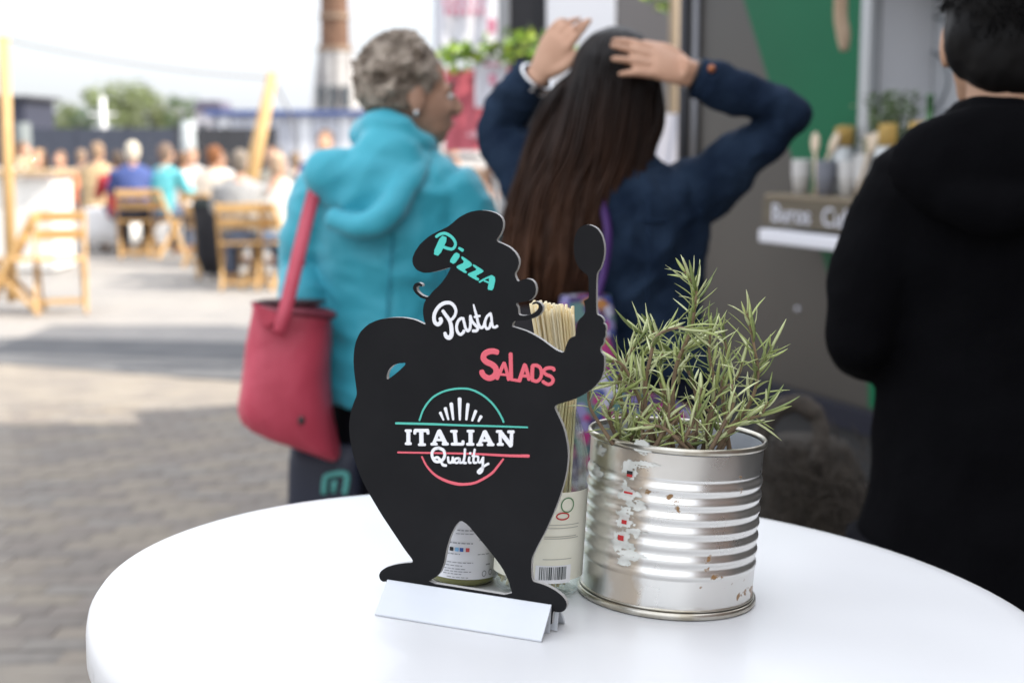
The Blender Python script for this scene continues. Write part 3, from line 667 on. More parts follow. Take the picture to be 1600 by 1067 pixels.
# ---------------------------------------------------------------- chef shaped chalk sign
HR = .022
A0 = ontable(605, 905, HR); A1 = ontable(865, 945, HR); su = (A1 - A0).normalized(); sn = su.cross(TN).normalized()   # sn points to the camera
if sn.y > 0: sn = -sn
so = (A0 + A1) / 2 - TN * HR
def SP(px, py): q = hit(px, py, so, sn) - so; return q.dot(su), q.dot(TN)
def S3(u, v, d): return so + su * u + TN * v + sn * d
def zz(ox, oy, sc): return lambda L: [(ox + x / sc, oy + y / sc) for x, y in L]
z1 = zz(540, 320, 3.138); z2 = zz(540, 580, 2.5405); z3 = zz(560, 860, 4.4444); z4 = zz(760, 420, 5.335)
outl = z1([(512, 105), (560, 62), (610, 36), (660, 26), (710, 30), (745, 42), (768, 60), (778, 85), (776, 115), (764, 145), (741, 177), (775, 191), (810, 208), (838, 235), (854, 265), (855, 290), (846, 318), (832, 338), (847, 376)])
outl += z4([(300, 92), (345, 80), (385, 88), (413, 120), (424, 170), (415, 215), (390, 250), (360, 266), (300, 277), (256, 286), (256, 297), (272, 318), (276, 384), (330, 388), (385, 376), (425, 350), (444, 322), (442, 300), (423, 287), (400, 292), (392, 300), (388, 290), (400, 276), (425, 270), (455, 280), (478, 310), (477, 345), (450, 385), (400, 410), (340, 427), (280, 431), (240, 434), (226, 455), (221, 480), (260, 490), (330, 512), (400, 545), (470, 587), (540, 640), (590, 675), (635, 693), (655, 690), (675, 630), (692, 590), (717, 566), (748, 560), (754, 510), (765, 450), (785, 415), (813, 390), (828, 368), (832, 330), (824, 290), (816, 266), (835, 256), (850, 248), (860, 238)])
outl += z1([(1196, 440), (1196, 400), (1194, 346), (1170, 330), (1145, 305), (1128, 265), (1121, 210), (1127, 155), (1145, 117), (1175, 98), (1205, 98), (1238, 115), (1261, 150), (1273, 200), (1272, 250), (1256, 308), (1233, 336)])
outl += z4([(922, 300), (926, 380), (955, 388), (978, 410), (988, 435), (980, 448), (999, 465), (1006, 495), (999, 520), (1002, 545), (996, 570), (985, 580), (988, 605), (977, 630), (960, 646), (955, 665), (960, 690), (983, 715), (990, 745), (989, 800), (984, 850), (968, 900), (938, 947), (898, 990)])
outl += z1([(1178, 925), (1120, 954), (1060, 970), (1024, 985)])
outl += z2([(850, 180), (870, 225), (884, 290), (887, 340), (880, 400), (862, 470), (835, 545), (800, 625), (765, 690), (743, 735), (740, 770), (743, 829)])
outl += z3([(1262, 219), (1320, 240), (1375, 270), (1420, 305), (1447, 340), (1455, 372), (1444, 405), (1415, 421), (1380, 420), (1358, 412)])
foot = [SP(*p) for p in z3([(1356, 412), (205, 204)])]
outl2 = z3([(205, 206), (180, 211), (160, 197), (150, 167), (163, 137), (200, 110), (260, 91), (330, 80), (398, 76)])
outl2 += z2([(240, 705), (200, 645), (150, 570), (105, 495), (70, 430), (40, 350), (22, 270), (18, 210), (25, 160), (40, 115), (50, 92)])
outl2 += z1([(58, 890), (48, 820), (44, 750), (52, 680), (75, 625), (115, 585), (165, 562), (230, 551), (290, 551), (345, 562), (383, 580), (399, 588), (389, 560), (384, 520), (390, 480), (401, 463), (375, 456), (345, 431), (334, 406), (344, 385), (366, 379), (383, 390), (380, 402), (366, 396), (352, 404), (358, 424), (380, 443), (411, 453), (430, 426), (470, 390), (500, 350), (514, 322), (522, 305), (480, 318), (430, 331), (390, 334), (355, 321), (336, 295), (332, 265), (345, 230), (375, 187), (420, 150), (470, 125)])
poly = [SP(*p) for p in outl] + [(foot[0][0], .003), (foot[1][0], .003)] + [SP(*p) for p in outl2]
hole1 = [SP(*p) for p in z1([(209, 857), (207, 835), (216, 808), (236, 786), (266, 775), (300, 772), (297, 784), (270, 810), (240, 835)])]
hole2 = [SP(*p) for p in z2([(461, 588), (489, 605), (530, 655), (580, 715), (625, 775), (650, 825), (668, 888), (500, 861), (325, 834), (376, 805), (395, 760), (405, 700), (420, 650), (441, 608)])]
def rounded(L, it=1):
    for _ in range(it):
        o = []
        for i in range(len(L)):
            a = Vector(L[i]); c = Vector(L[(i + 1) % len(L)]); o += [tuple(a.lerp(c, .2)), tuple(a.lerp(c, .8))]
        L = o
    return L
sg = thing('chef_sign', 'black chef shaped table sign with hand lettered menu words', 'sign', mtx=T4(so))
poly = rounded(poly, 2); hole1 = rounded(hole1, 1); hole2 = rounded(hole2, 1)
b = MB(); b.prism(poly, S3, -.0025, .0025, [hole1, hole2]); me = b.mesh('plate')
plate = link('plate', me, None, sg, smooth=False)
me.materials.append(mat('chalk_black', (.0105, .0105, .0115), .55, col2=(.0125, .0125, .0135), scale=30, bump=.02, bscale=300, spec=.10)); me.materials.append(mat('plate_edge', (.42, .41, .40), .5))
for f in me.polygons:
    if abs(f.normal.dot(plate.matrix_world.to_3x3().inverted() @ Vector((0, 0, 0)) if False else Vector((TM.transposed() @ sn)))) < .5: f.material_index = 1
# lettering: painted strokes with a little relief
mint = mat('paint_mint', (.07, .55, .47), .5); mintd = mat('paint_mint_dark', (.08, .46, .37), .5); whit = mat('paint_white', (.78, .78, .80), .5); redp = mat('paint_red', (.68, .11, .145), .5)
def strokes(name, m, tr, sc, items, layer=0.):
    b = MB()
    for pts, wds in items:
        if wds == 'poly':
            b.prism(rounded([SP(*tr([p])[0]) for p in pts], 1), S3, .0024, .0030 + layer); continue
        P = [SP(*tr([p])[0]) for p in pts]; k = 1.0 / sc
        ww = wds if isinstance(wds, (list, tuple)) else [wds] * len(P)
        if len(ww) != len(P): ww = [ww[0] + (ww[-1] - ww[0]) * i / (len(P) - 1) for i in range(len(P))]
        u0 = (SP(801, 600)[0] - SP(800, 600)[0]) * 1.0
        rad = [x * k * u0 * .5 for x in ww]
        P3 = [S3(u, v, .0025) for u, v in P]
        n = 6 if len(P3) > 2 else 0
        Q = catmull(P3, 6) if n else P3
        rq = []
        for i in range(len(Q)):
            s_ = i / (len(Q) - 1) * (len(P3) - 1); a = min(int(s_), len(P3) - 2); rq.append(rad[a] + (rad[a + 1] - rad[a]) * (s_ - a))
        # rounded ends
        d0 = (Q[0] - Q[1]).normalized(); d1 = (Q[-1] - Q[-2]).normalized()
        Q = [Q[0] + d0 * rq[0] * .75, Q[0] + d0 * rq[0] * .45] + Q + [Q[-1] + d1 * rq[-1] * .45, Q[-1] + d1 * rq[-1] * .75]; rq = [rq[0] * .45, rq[0] * .85] + rq + [rq[-1] * .85, rq[-1] * .45]
        lay = layer + rnd.uniform(0, .00006); h = .0005 + lay
        rings = []
        for i, p in enumerate(Q):
            tq = (Q[min(i + 1, len(Q) - 1)] - Q[max(i - 1, 0)]).normalized(); a = tq.cross(sn).normalized()
            rings.append([p + a * rq[i] - sn * .0003, p + a * rq[i] + sn * h * .6, p + a * rq[i] * .8 + sn * h, p - a * rq[i] * .8 + sn * h, p - a * rq[i] + sn * h * .6, p - a * rq[i] - sn * .0003])
        b.loft(rings)
    return b.build(name, m, plate, smooth=False)
tA = zz(670, 350, 9.7); tB = zz(670, 460, 13.333); tCc = zz(740, 535, 11.43); tD = zz(610, 595, 6.278); tE = zz(625, 655, 8.42)
strokes('lettering', mint, tA, 9.7, [
    ([(135, 192), (190, 157), (260, 143), (330, 172), (388, 222), (422, 290), (412, 345), (372, 380), (310, 372), (245, 350)], 44),
    ([(205, 170), (310, 210), (178, 488), (80, 452)], 'poly'), ([(422, 422), (505, 470), (406, 612), (327, 566)], 'poly'), ([(478, 342), (557, 385), (535, 428), (457, 375)], 'poly'),
    ([(525, 485), (672, 592), (668, 637), (555, 690), (602, 722), (577, 750), (442, 665), (442, 635), (562, 580), (508, 510)], 'poly'),
    ([(695, 605), (848, 702), (842, 727), (722, 788), (787, 828), (766, 864), (606, 772), (618, 745), (755, 692), (683, 632)], 'poly'),
    ([(790, 875), (870, 830), (960, 790)], 28), ([(930, 790), (972, 768), (1032, 815), (994, 1003), (906, 994), (930, 880)], 'poly'), ([(862, 860), (940, 892)], 26)])['label'] = 'mint hand lettered word Pizza on the hat'
strokes('lettering', whit, tB, 13.333, [
    ([(268, 500), (283, 545), (260, 590), (215, 620), (160, 585), (135, 500), (150, 390), (210, 280), (300, 200), (400, 168), (490, 182), (560, 250), (590, 340), (575, 420), (530, 490), (480, 530)], [82, 84, 82, 80, 80, 80, 78, 76, 76, 74, 70, 66, 62, 60, 60, 60]),
    ([(320, 340), (380, 425), (440, 510), (480, 600), (500, 720), (498, 830), (455, 895), (390, 870), (362, 800)], [70, 72, 76, 80, 88, 92, 90, 84, 70]),
    ([(745, 500), (690, 498), (632, 560), (604, 660), (622, 770), (680, 828), (740, 790), (758, 750)], 62), ([(742, 500), (765, 590), (790, 690), (840, 757), (884, 700), (892, 600), (890, 445)], 58),
    ([(890, 445), (930, 560), (1010, 650), (1048, 700), (1015, 752), (945, 755)], 60), ([(958, 212), (985, 320), (1020, 440), (1050, 580), (1085, 662), (1130, 692), (1170, 640), (1190, 560)], [34, 50, 56, 58, 58, 56, 54, 52]),
    ([(980, 465), (1085, 443)], 50), ([(1310, 392), (1235, 460), (1198, 560), (1202, 660), (1240, 712), (1290, 680), (1318, 590)], 56), ([(1310, 392), (1330, 480), (1338, 580), (1362, 668), (1410, 678), (1450, 652)], 54)])['label'] = 'white hand lettered word Pasta on the face'
strokes('lettering', redp, tCc, 11.43, [
    ([(440, 168), (370, 150), (280, 162), (212, 210), (198, 280), (250, 340), (340, 382), (410, 445), (422, 530), (380, 600), (300, 630), (222, 600), (178, 550), (170, 515)], [96, 98, 102, 104, 104, 104, 104, 104, 102, 102, 100, 98, 98, 96]),
    ([(440, 635), (500, 500), (565, 365)], 66), ([(570, 365), (610, 500), (645, 655)], 60), ([(490, 560), (605, 572)], 44), ([(682, 200), (686, 400), (690, 640)], 72), ([(690, 655), (825, 675)], 52),
    ([(838, 675), (890, 520), (935, 395)], 72), ([(940, 400), (980, 530), (1008, 650)], 66), ([(890, 590), (980, 592)], 54), ([(1072, 420), (1066, 540), (1066, 640)], 70), ([(1075, 405), (1145, 405), (1210, 450), (1232, 540), (1212, 630), (1150, 685), (1065, 665)], 60),
    ([(1455, 485), (1440, 458), (1370, 447), (1300, 467), (1270, 520), (1320, 567), (1400, 602), (1438, 660), (1410, 722), (1350, 740), (1285, 712), (1258, 690)], 60)])['label'] = 'red hand lettered word Salads on the chest'
em = strokes('emblem_arc', mintd, tD, 6.278, [([(298, 380), (340, 270), (420, 165), (520, 105), (620, 78), (710, 70), (800, 80), (900, 125), (990, 195), (1060, 280), (1108, 365), (1121, 398)], 19), ([(68, 410), (400, 418), (700, 430), (1000, 438), (1355, 450)], [22, 22, 20, 18, 16])])
em['label'] = 'thin mint arc and line of the emblem'
strokes('emblem_arc', redp, tD, 6.278, [([(88, 695), (400, 700), (800, 708), (1000, 718), (1200, 728), (1366, 730)], [18, 18, 18, 22, 26, 30]), ([(322, 738), (370, 830), (450, 915), (550, 970), (650, 1000), (730, 1007), (830, 995), (920, 955), (1010, 895), (1080, 810), (1118, 760)], [18, 20, 24, 28, 30, 26, 24, 24, 24, 22, 18])])['label'] = 'red arc and line of the emblem'
strokes('emblem_rays', whit, tD, 6.278, [([(502, 308), (532, 376)], [30, 18]), ([(551, 265), (580, 372)], [34, 20]), ([(609, 222), (628, 372)], [38, 22]), ([(691, 174), (693, 374)], [40, 22]), ([(772, 226), (757, 372)], [34, 24]), ([(848, 292), (815, 382)], [32, 22]), ([(900, 345), (877, 388)], [32, 22])])['label'] = 'white fan of rays over the word Italian'
strokes('lettering', whit, tE, 8.42, [
    ([(128, 145), (128, 310)], 56), ([(95, 143), (160, 143)], 38), ([(95, 312), (160, 312)], 36), ([(215, 140), (385, 140)], 44), ([(213, 150), (213, 176)], 42), ([(385, 150), (385, 176)], 42), ([(297, 150), (300, 315)], 60), ([(268, 325), (345, 325)], 36),
    ([(527, 150), (462, 310)], 46), ([(533, 150), (612, 310)], 62), ([(490, 262), (590, 262)], 34), ([(432, 318), (500, 318)], 36), ([(582, 316), (645, 316)], 38), ([(735, 150), (750, 310)], 52), ([(690, 150), (762, 150)], 36), ([(700, 318), (842, 318)], 38), ([(845, 283), (845, 315)], 42),
    ([(945, 152), (945, 315)], 56), ([(908, 148), (982, 148)], 36), ([(902, 320), (980, 320)], 38), ([(1126, 160), (1062, 315)], 46), ([(1130, 160), (1212, 315)], 62), ([(1090, 270), (1185, 270)], 34), ([(1036, 325), (1096, 325)], 38), ([(1172, 325), (1244, 325)], 38),
    ([(1332, 160), (1336, 310)], 42), ([(1292, 153), (1350, 153)], 38), ([(1335, 160), (1472, 335)], 58), ([(1484, 160), (1478, 330)], 46), ([(1442, 157), (1508, 157)], 40), ([(1305, 322), (1366, 322)], 38)], .00015)['label'] = 'white serif word Italian in the emblem'
strokes('lettering', whit, tE, 8.42, [
    ([(525, 368), (472, 382), (440, 430), (448, 500), (482, 542), (530, 548), (582, 520), (606, 460), (588, 398), (525, 368)], 40), ([(455, 512), (510, 492), (555, 540), (580, 588), (622, 598)], 36), ([(650, 490), (655, 548), (680, 560), (705, 540), (712, 492)], 33), ([(712, 492), (716, 560)], 31),
    ([(790, 502), (745, 512), (735, 550), (765, 564), (795, 540), (800, 502), (806, 558), (830, 560)], 31), ([(872, 385), (866, 480), (852, 556), (884, 565)], 33), ([(928, 490), (922, 552), (948, 562)], 31), ([(938, 438), (943, 438)], 36), ([(1000, 388), (987, 480), (985, 556), (1020, 560)], 31), ([(968, 472), (1045, 480)], 26),
    ([(1046, 490), (1046, 545), (1075, 556), (1105, 500)], 30), ([(1110, 492), (1106, 580), (1100, 660), (1065, 698), (1042, 678), (1082, 640), (1130, 602), (1180, 574)], 32)], .0003)['label'] = 'white script word Quality under Italian'
# folded metal foot
mb_ = mat('foot_metal', (.55, .57, .60), .42, .35, col2=(.60, .62, .65), scale=12)
u0, u1 = foot[1][0] + .001, foot[0][0] - .001
b = MB(); b.prism([(-.004, HR + .001), (-.0028, HR + .001), (-.0028, .001), (.0028, .001), (.0028, HR), (.005, HR + .001), (.012, .013), (.026, .0035), (.027, .0008), (.0005, .0004), (-.020, .0004), (-.020, .002), (-.012, .004)], lambda d, v, u: S3(u, v, d), u0, u1)
b = MB(); sec = [(.0030, .001), (.0030, HR + .0012), (.0042, HR + .0012), (.0125, .0150), (.0265, .0016), (.0265, .0004), (.0245, .0006), (.0115, .0132), (.0044, HR - .002), (.0044, .001)]
b.prism(sec, lambda d, v, u: S3(u, v, d), u0, u1); b.build('front_foot', mb_, sg, smooth=False)
b = MB(); b.prism([(-d, v) for d, v in sec], lambda d, v, u: S3(u, v, d), u0 + .004, u1 + .004); b.build('rear_foot', mb_, sg, smooth=False)
b = MB(); b.prism([(-.0044, .0004), (.0044, .0004), (.0044, .0018), (-.0044, .0018)], lambda d, v, u: S3(u, v, d), u0 + .002, u1 - .002); b.build('foot_strip', mb_, sg, smooth=False)

# ---------------------------------------------------------------- tin can with rosemary
cb = ontable(1040, 927); rc = 136.5 * (cb - CAM).dot(Vector((0, cp, -sp_))) / F
def proj(p): d = p - CAM; f = d.dot(Vector((0, cp, -sp_))); return CX + F * d.x / f, CY - F * d.dot(Vector((0, sp_, cp))) / f
hc = .12
while proj(tloc(cb, 0, 0, hc))[1] > 676: hc += .0005
print('can r', rc, 'h', hc, 'rim', proj(tloc(cb, 0, 0, hc)), 'cb', cb)
m = bpy.data.materials.new('tin'); m.use_nodes = True; q = m.node_tree; pb_ = q.nodes['Principled BSDF']; pb_.inputs['Metallic'].default_value = .95
co = q.nodes.new('ShaderNodeTexCoord')
nA = q.nodes.new('ShaderNodeTexNoise'); nA.inputs['Scale'].default_value = 26; nA.inputs['Detail'].default_value = 8
rA = q.nodes.new('ShaderNodeMapRange'); rA.inputs['To Min'].default_value = .20; rA.inputs['To Max'].default_value = .40; q.links.new(co.outputs['Object'], nA.inputs['Vector']); q.links.new(nA.outputs['Fac'], rA.inputs['Value']); q.links.new(rA.outputs['Result'], pb_.inputs['Roughness'])
nB = q.nodes.new('ShaderNodeTexNoise'); nB.inputs['Scale'].default_value = 95; nB.inputs['Detail'].default_value = 3
nC = q.nodes.new('ShaderNodeTexNoise'); nC.inputs['Scale'].default_value = 20; nC.inputs['Detail'].default_value = 2
mA = q.nodes.new('ShaderNodeMath'); mA.operation = 'MULTIPLY'; q.links.new(co.outputs['Object'], nB.inputs['Vector']); q.links.new(co.outputs['Object'], nC.inputs['Vector']); q.links.new(nB.outputs['Fac'], mA.inputs[0]); q.links.new(nC.outputs['Fac'], mA.inputs[1])
rB = q.nodes.new('ShaderNodeValToRGB'); rB.color_ramp.elements[0].position = .395; rB.color_ramp.elements[1].position = .43; q.links.new(mA.outputs[0], rB.inputs['Fac'])
mC = q.nodes.new('ShaderNodeMix'); mC.data_type = 'RGBA'; mC.inputs['A'].default_value = (.74, .73, .70, 1); mC.inputs['B'].default_value = (.27, .15, .06, 1); q.links.new(rB.outputs['Color'], mC.inputs['Factor']); sp3 = q.nodes.new('ShaderNodeSeparateXYZ'); q.links.new(co.outputs['Object'], sp3.inputs['Vector'])
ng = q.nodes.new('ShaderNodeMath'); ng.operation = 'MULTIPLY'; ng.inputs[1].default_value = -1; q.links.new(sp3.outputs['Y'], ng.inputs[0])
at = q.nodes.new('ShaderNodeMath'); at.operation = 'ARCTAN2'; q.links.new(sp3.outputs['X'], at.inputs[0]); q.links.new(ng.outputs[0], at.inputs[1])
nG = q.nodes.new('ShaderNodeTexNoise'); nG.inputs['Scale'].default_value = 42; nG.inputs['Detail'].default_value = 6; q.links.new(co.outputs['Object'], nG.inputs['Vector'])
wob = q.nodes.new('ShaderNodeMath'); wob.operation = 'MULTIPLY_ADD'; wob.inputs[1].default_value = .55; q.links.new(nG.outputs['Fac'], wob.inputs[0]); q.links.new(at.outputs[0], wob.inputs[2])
refl_ = q.nodes.new('ShaderNodeValToRGB')       # tan band painted in as the reflection of the spaghetti bottle
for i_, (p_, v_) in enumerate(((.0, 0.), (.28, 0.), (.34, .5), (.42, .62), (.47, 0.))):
    el = refl_.color_ramp.elements[i_] if i_ < 2 else refl_.color_ramp.elements.new(p_)
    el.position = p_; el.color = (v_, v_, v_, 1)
mrg = q.nodes.new('ShaderNodeMapRange'); mrg.inputs['From Min'].default_value = -1.5; mrg.inputs['From Max'].default_value = 1.5; q.links.new(wob.outputs[0], mrg.inputs['Value']); q.links.new(mrg.outputs['Result'], refl_.inputs['Fac'])
mG = q.nodes.new('ShaderNodeMix'); mG.data_type = 'RGBA'; mG.inputs['B'].default_value = (.40, .27, .13, 1); q.links.new(refl_.outputs['Color'], mG.inputs['Factor']); q.links.new(mC.outputs['Result'], mG.inputs['A']); q.links.new(mG.outputs['Result'], pb_.inputs['Base Color'])
mD = q.nodes.new('ShaderNodeMath'); mD.operation = 'MULTIPLY_ADD'; mD.inputs[1].default_value = -.8; mD.inputs[2].default_value = .95; mxm = q.nodes.new('ShaderNodeMath'); mxm.operation = 'MAXIMUM'; q.links.new(rB.outputs['Color'], mxm.inputs[0]); q.links.new(refl_.outputs['Color'], mxm.inputs[1]); q.links.new(mxm.outputs[0], mD.inputs[0]); q.links.new(mD.outputs[0], pb_.inputs['Metallic'])
nE = q.nodes.new('ShaderNodeTexNoise'); nE.inputs['Scale'].default_value = 14; bpp = q.nodes.new('ShaderNodeBump'); bpp.inputs['Strength'].default_value = .12; bpp.inputs['Distance'].default_value = .004; q.links.new(co.outputs['Object'], nE.inputs['Vector']); q.links.new(nE.outputs['Fac'], bpp.inputs['Height']); q.links.new(bpp.outputs['Normal'], pb_.inputs['Normal'])
tin = m
can = thing('tin_can', 'large ribbed tin can used as a planter, right on the table', 'can', mtx=T4(cb))
prof = []
zb0, zb1 = .034 / .15 * hc, .122 / .15 * hc
N = 190
for i in range(N + 1):
    z = .006 + (hc - .012) * i / N; r_ = rc - .002
    if zb0 < z < zb1:
        ph = (z - zb0) / (zb1 - zb0) * 7; fr = ph % 1.0
        r_ += .0012 * max(0, math.sin(math.pi * min(1, fr / .62))) if fr < .62 else -.0005 * math.sin(math.pi * (fr - .62) / .38)
    prof.append((r_, z))
prof = [(0, .003), (rc - .006, .003)] + prof
def dent(me, o):
    pass
b = MB(); b.lathe(prof, cb, 128, TM)
body = b.mesh('body')
for v in body.vertices:
    l = v.co - cb; a = math.atan2(l.dot(tey), l.dot(tex)); zq = l.dot(TN)
    if zq > .01: v.co += (tex * math.cos(a) + tey * math.sin(a)) * (.0004 * noise.noise(Vector((math.cos(a) * 2.2, math.sin(a) * 2.2, zq * 16))))
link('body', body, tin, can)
inner = MB(); inner.lathe([(rc - .0035, hc - .004), (rc - .0035, .1)], cb, 96, TM); inner.build('inner_wall', mat('lacquer', (.62, .66, .73), .35, .1), can)
def torus(name, R0, z, r_, m_):
    b = MB(); b.lathe([(R0 + r_ * math.cos(2 * math.pi * k / 10), z + r_ * 1.5 * math.sin(2 * math.pi * k / 10)) for k in range(10)], cb, 96, TM, close=True); b.build(name, m_, can)
rim_m = mat('tin_rim', (.62, .60, .54), .28, .95, col2=(.42, .38, .30), scale=50)
torus('top_rim', rc - .001, hc - .0025, .0019, rim_m); torus('bottom_rim', rc - .0005, .0032, .0020, rim_m)
torus('seam_ring', rc - .0017, .0075, .0007, rim_m)
# paper scraps left of the torn label
mpap = mat('label_paper', (.74, .74, .69), .85, col2=(.60, .61, .56), scale=70)
def rprof(z):
    for (r1, z1_), (r2, z2_) in zip(prof[2:], prof[3:]):
        if z1_ <= z <= z2_: return r1 + (r2 - r1) * (z - z1_) / max(1e-9, z2_ - z1_)
    return rc
def scrap(a0, z0, da, dz, seed, m_=mpap):
    n = 26; b = MB(); idx = {}; vs_ = []; fs_ = []      # thin torn paper that follows the ribs
    def vid(i, k):
        if (i, k) not in idx:
            a = a0 + da * 1.3 * (2 * i / n - 1); z = z0 + dz * 1.3 * (2 * k / n - 1); r_ = rprof(z) + .00045; idx[(i, k)] = len(vs_); vs_.append(tloc(cb, r_ * math.sin(a), -r_ * math.cos(a), z))
        return idx[(i, k)]
    for i in range(n):
        for k in range(n):
            u = 1.3 * (2 * (i + .5) / n - 1); v = 1.3 * (2 * (k + .5) / n - 1)
            if math.hypot(u, v) < .80 + .75 * noise.noise(Vector((u * 1.3, v * 1.6, seed * 5.3))) + .45 * noise.noise(Vector((u * 4, v * 4, seed * 2.1))): fs_.append((vid(i, k), vid(i + 1, k), vid(i + 1, k + 1), vid(i, k + 1)))
    if not fs_: return
    b.add(vs_, fs_); return b.build('label_scrap', m_, can)
A_ = lambda px: math.asin(max(-1, min(1, (px - 1048) / 137.0)))
Z_ = lambda py: (962 - py) / 258 * hc
for (px, py, dw, dh, sd_) in ((984, 716, 13, 9, 1), (985, 742, 15, 5, 2), (966, 752, 10, 14, 3), (968, 790, 13, 13, 4), (980, 805, 12, 6, 11), (965, 826, 12, 13, 5), (978, 846, 12, 8, 6), (962, 862, 13, 15, 7), (978, 880, 14, 6, 8), (966, 893, 8, 8, 9), (924, 735, 6, 7, 10), (921, 770, 6, 9, 12)):
    scrap(A_(px), Z_(py - 8), 1.3 * dw / 137 / max(.45, math.cos(A_(px))), 1.25 * dh / 258 * hc, sd_)
mprd = mat('label_red', (.50, .03, .03), .7); mpbk = mat('label_black', (.02, .02, .02), .7)
def curved(name, par, o, rad, a0, a1, z0, z1_, m_, off, n=8):
    b = MB(); rows_ = []
    for z in (z0, z1_): rows_.append([tloc(o, (rad + off) * math.sin(a0 + (a1 - a0) * k / n), -(rad + off) * math.cos(a0 + (a1 - a0) * k / n), z) for k in range(n + 1)])
    b.loft(rows_, close=False); return b.build(name, m_, par)
for (px, py, dw, dh, m_) in ((968, 757, 4, 3, mpbk), (968, 761, 4, 2, mprd), (968, 787, 6, 1.6, mprd), (965, 832, 3.5, 3, mprd), (962, 857, 4, 4, mprd)):
    curved('label_print', can, cb, rc, A_(px - dw), A_(px + dw), Z_(py + dh - 8), Z_(py - dh - 8), m_, .0006)
# rosemary
ros = thing('rosemary_plant', 'rosemary sprigs growing out of the tin can', 'plant', mtx=T4(tloc(cb, 0, 0, .09)))
b = MB(); b.lathe([(0, .119), (rc * .5, .120), (rc - .006, .114), (rc - .0065, .105), (0, .10)], cb, 40, TM); b.build('soil', mat('soil', (.035, .026, .02), .95, bump=.8, bscale=120), ros)
mneed = [mat('needle_a', (.42, .47, .19), .5, col2=(.32, .38, .13), scale=60, spec=.3), mat('needle_b', (.60, .63, .36), .5, col2=(.48, .53, .26), scale=60, spec=.3), mat('needle_c', (.20, .25, .09), .55, spec=.3)]
mwoody = mat('stem_woody', (.17, .115, .075), .8, col2=(.26, .18, .11), scale=60); mgreen = mat('stem_green', (.27, .27, .13), .6)
Yc = cb.y; SPX = Yc / F
def needle(b, p, d, up, L, wd_, bend, rn):
    s_ = d.cross(up); s_ = s_.normalized() if s_.length > 1e-4 else d.orthogonal().normalized(); nn = s_.cross(d).normalized()
    rings = []
    for k in range(5):
        t_ = k / 4; q = p + d * L * t_ + nn * bend * L * (t_ ** 2); w_ = wd_ * (.55, .95, 1, .8, .15)[k]
        rings.append([q + s_ * w_, q + nn * w_ * .38, q - s_ * w_, q - nn * w_ * .30])
    b.loft(rings)
def sprig(pts, dy0, dy1, seed, n, L0=40, base_bare=.25, r0=.0022, woody=True, spread=1.0, dens=None):
    rn = random.Random(seed); K = len(pts)
    P = catmull([W(x, y_, Yc + dy0 + (dy1 - dy0) * i / (K - 1)) for i, (x, y_) in enumerate(pts)], 8); M_ = len(P)
    b = MB(); b.tube(P, [r0 * (1 - .6 * i / (M_ - 1)) for i in range(M_)], 7)
    st = b.build('stem', mwoody if woody else mgreen, ros)
    bs = [MB(), MB(), MB()]
    n = int(n * .50); L0 = L0 * 1.28
    for k in range(n):
        t_ = base_bare + (1 - base_bare) * (k + rn.random() * .6) / n; i = min(int(t_ * (M_ - 1)), M_ - 2); p = P[i].lerp(P[i + 1], t_ * (M_ - 1) - i)
        ax = (P[i + 1] - P[i]).normalized(); a = k * 2.4 + rn.uniform(-.4, .4); o1 = ax.orthogonal().normalized(); o2 = ax.cross(o1)
        rad = o1 * math.cos(a) + o2 * math.sin(a); ang = rn.uniform(.55, 1.2) * spread * (1.0 - .55 * max(0, t_ - .75) / .25)
        d = (ax * math.cos(ang) + rad * math.sin(ang)).normalized(); L = L0 * SPX * rn.uniform(.75, 1.15) * (1 - .4 * max(0, t_ - .85) / .15)
        needle(bs[rn.choice((0, 0, 1, 1, 2))], p, d, ax, L, SPX * rn.uniform(2.2, 3.5), rn.uniform(-.30, .45), rn)
    for i, bb in enumerate(bs):
        if bb.v: o = bb.build('needles', mneed[i], st); o['kind'] = 'stuff'
sprig([(1066, 700), (1052, 640), (1056, 575), (1078, 520), (1086, 476), (1087, 452), (1070, 424)], -.01, -.015, 1, 92, 42, .30)
sprig([(1125, 702), (1136, 672), (1166, 640), (1184, 590), (1178, 540), (1166, 486)], .0, -.02, 2, 74, 46, .2)
sprig([(1098, 705), (1110, 655), (1116, 600), (1108, 550), (1112, 508)], -.02, -.035, 3, 56, 42, .25)
sprig([(1022, 702), (1010, 650), (1008, 605), (1016, 560), (1028, 524), (1062, 512), (1086, 518)], -.03, -.04, 4, 60, 46, .25)
sprig([(1034, 700), (1012, 660), (994, 612), (972, 570), (944, 562)], -.02, -.05, 5, 40, 46, .35)
sprig([(1000, 700), (985, 662), (972, 630), (968, 590), (984, 552), (1002, 530)], .02, .0, 6, 50, 44, .2)
sprig([(1140, 704), (1134, 660), (1128, 600), (1136, 556), (1128, 516)], .03, .04, 7, 48, 40, .25)
sprig([(1122, 703), (1138, 676), (1164, 656), (1188, 648), (1200, 628)], -.035, -.06, 8, 38, 44, .3)
sprig([(1052, 702), (1044, 640), (1030, 585), (1034, 545), (1018, 512)], .03, .05, 9, 54, 42, .2)
sprig([(1085, 702), (1090, 640), (1080, 590), (1056, 556), (1022, 548)], .04, .05, 10, 54, 42, .2)
sprig([(958, 694), (938, 664), (922, 636), (920, 606), (932, 588)], -.045, -.05, 11, 18, 34, .4, .0018)
sprig([(975, 700), (960, 676), (952, 650), (960, 622), (982, 604)], -.03, -.04, 12, 34, 40, .25)
sprig([(1075, 704), (1062, 690), (1036, 668), (1006, 664)], -.05, -.065, 13, 22, 36, .2)
sprig([(1110, 704), (1118, 688), (1132, 660), (1146, 630), (1144, 600)], -.05, -.06, 14, 34, 40, .15)
sprig([(1060, 704), (1078, 670), (1092, 640), (1096, 606)], -.05, -.05, 15, 34, 38, .1)
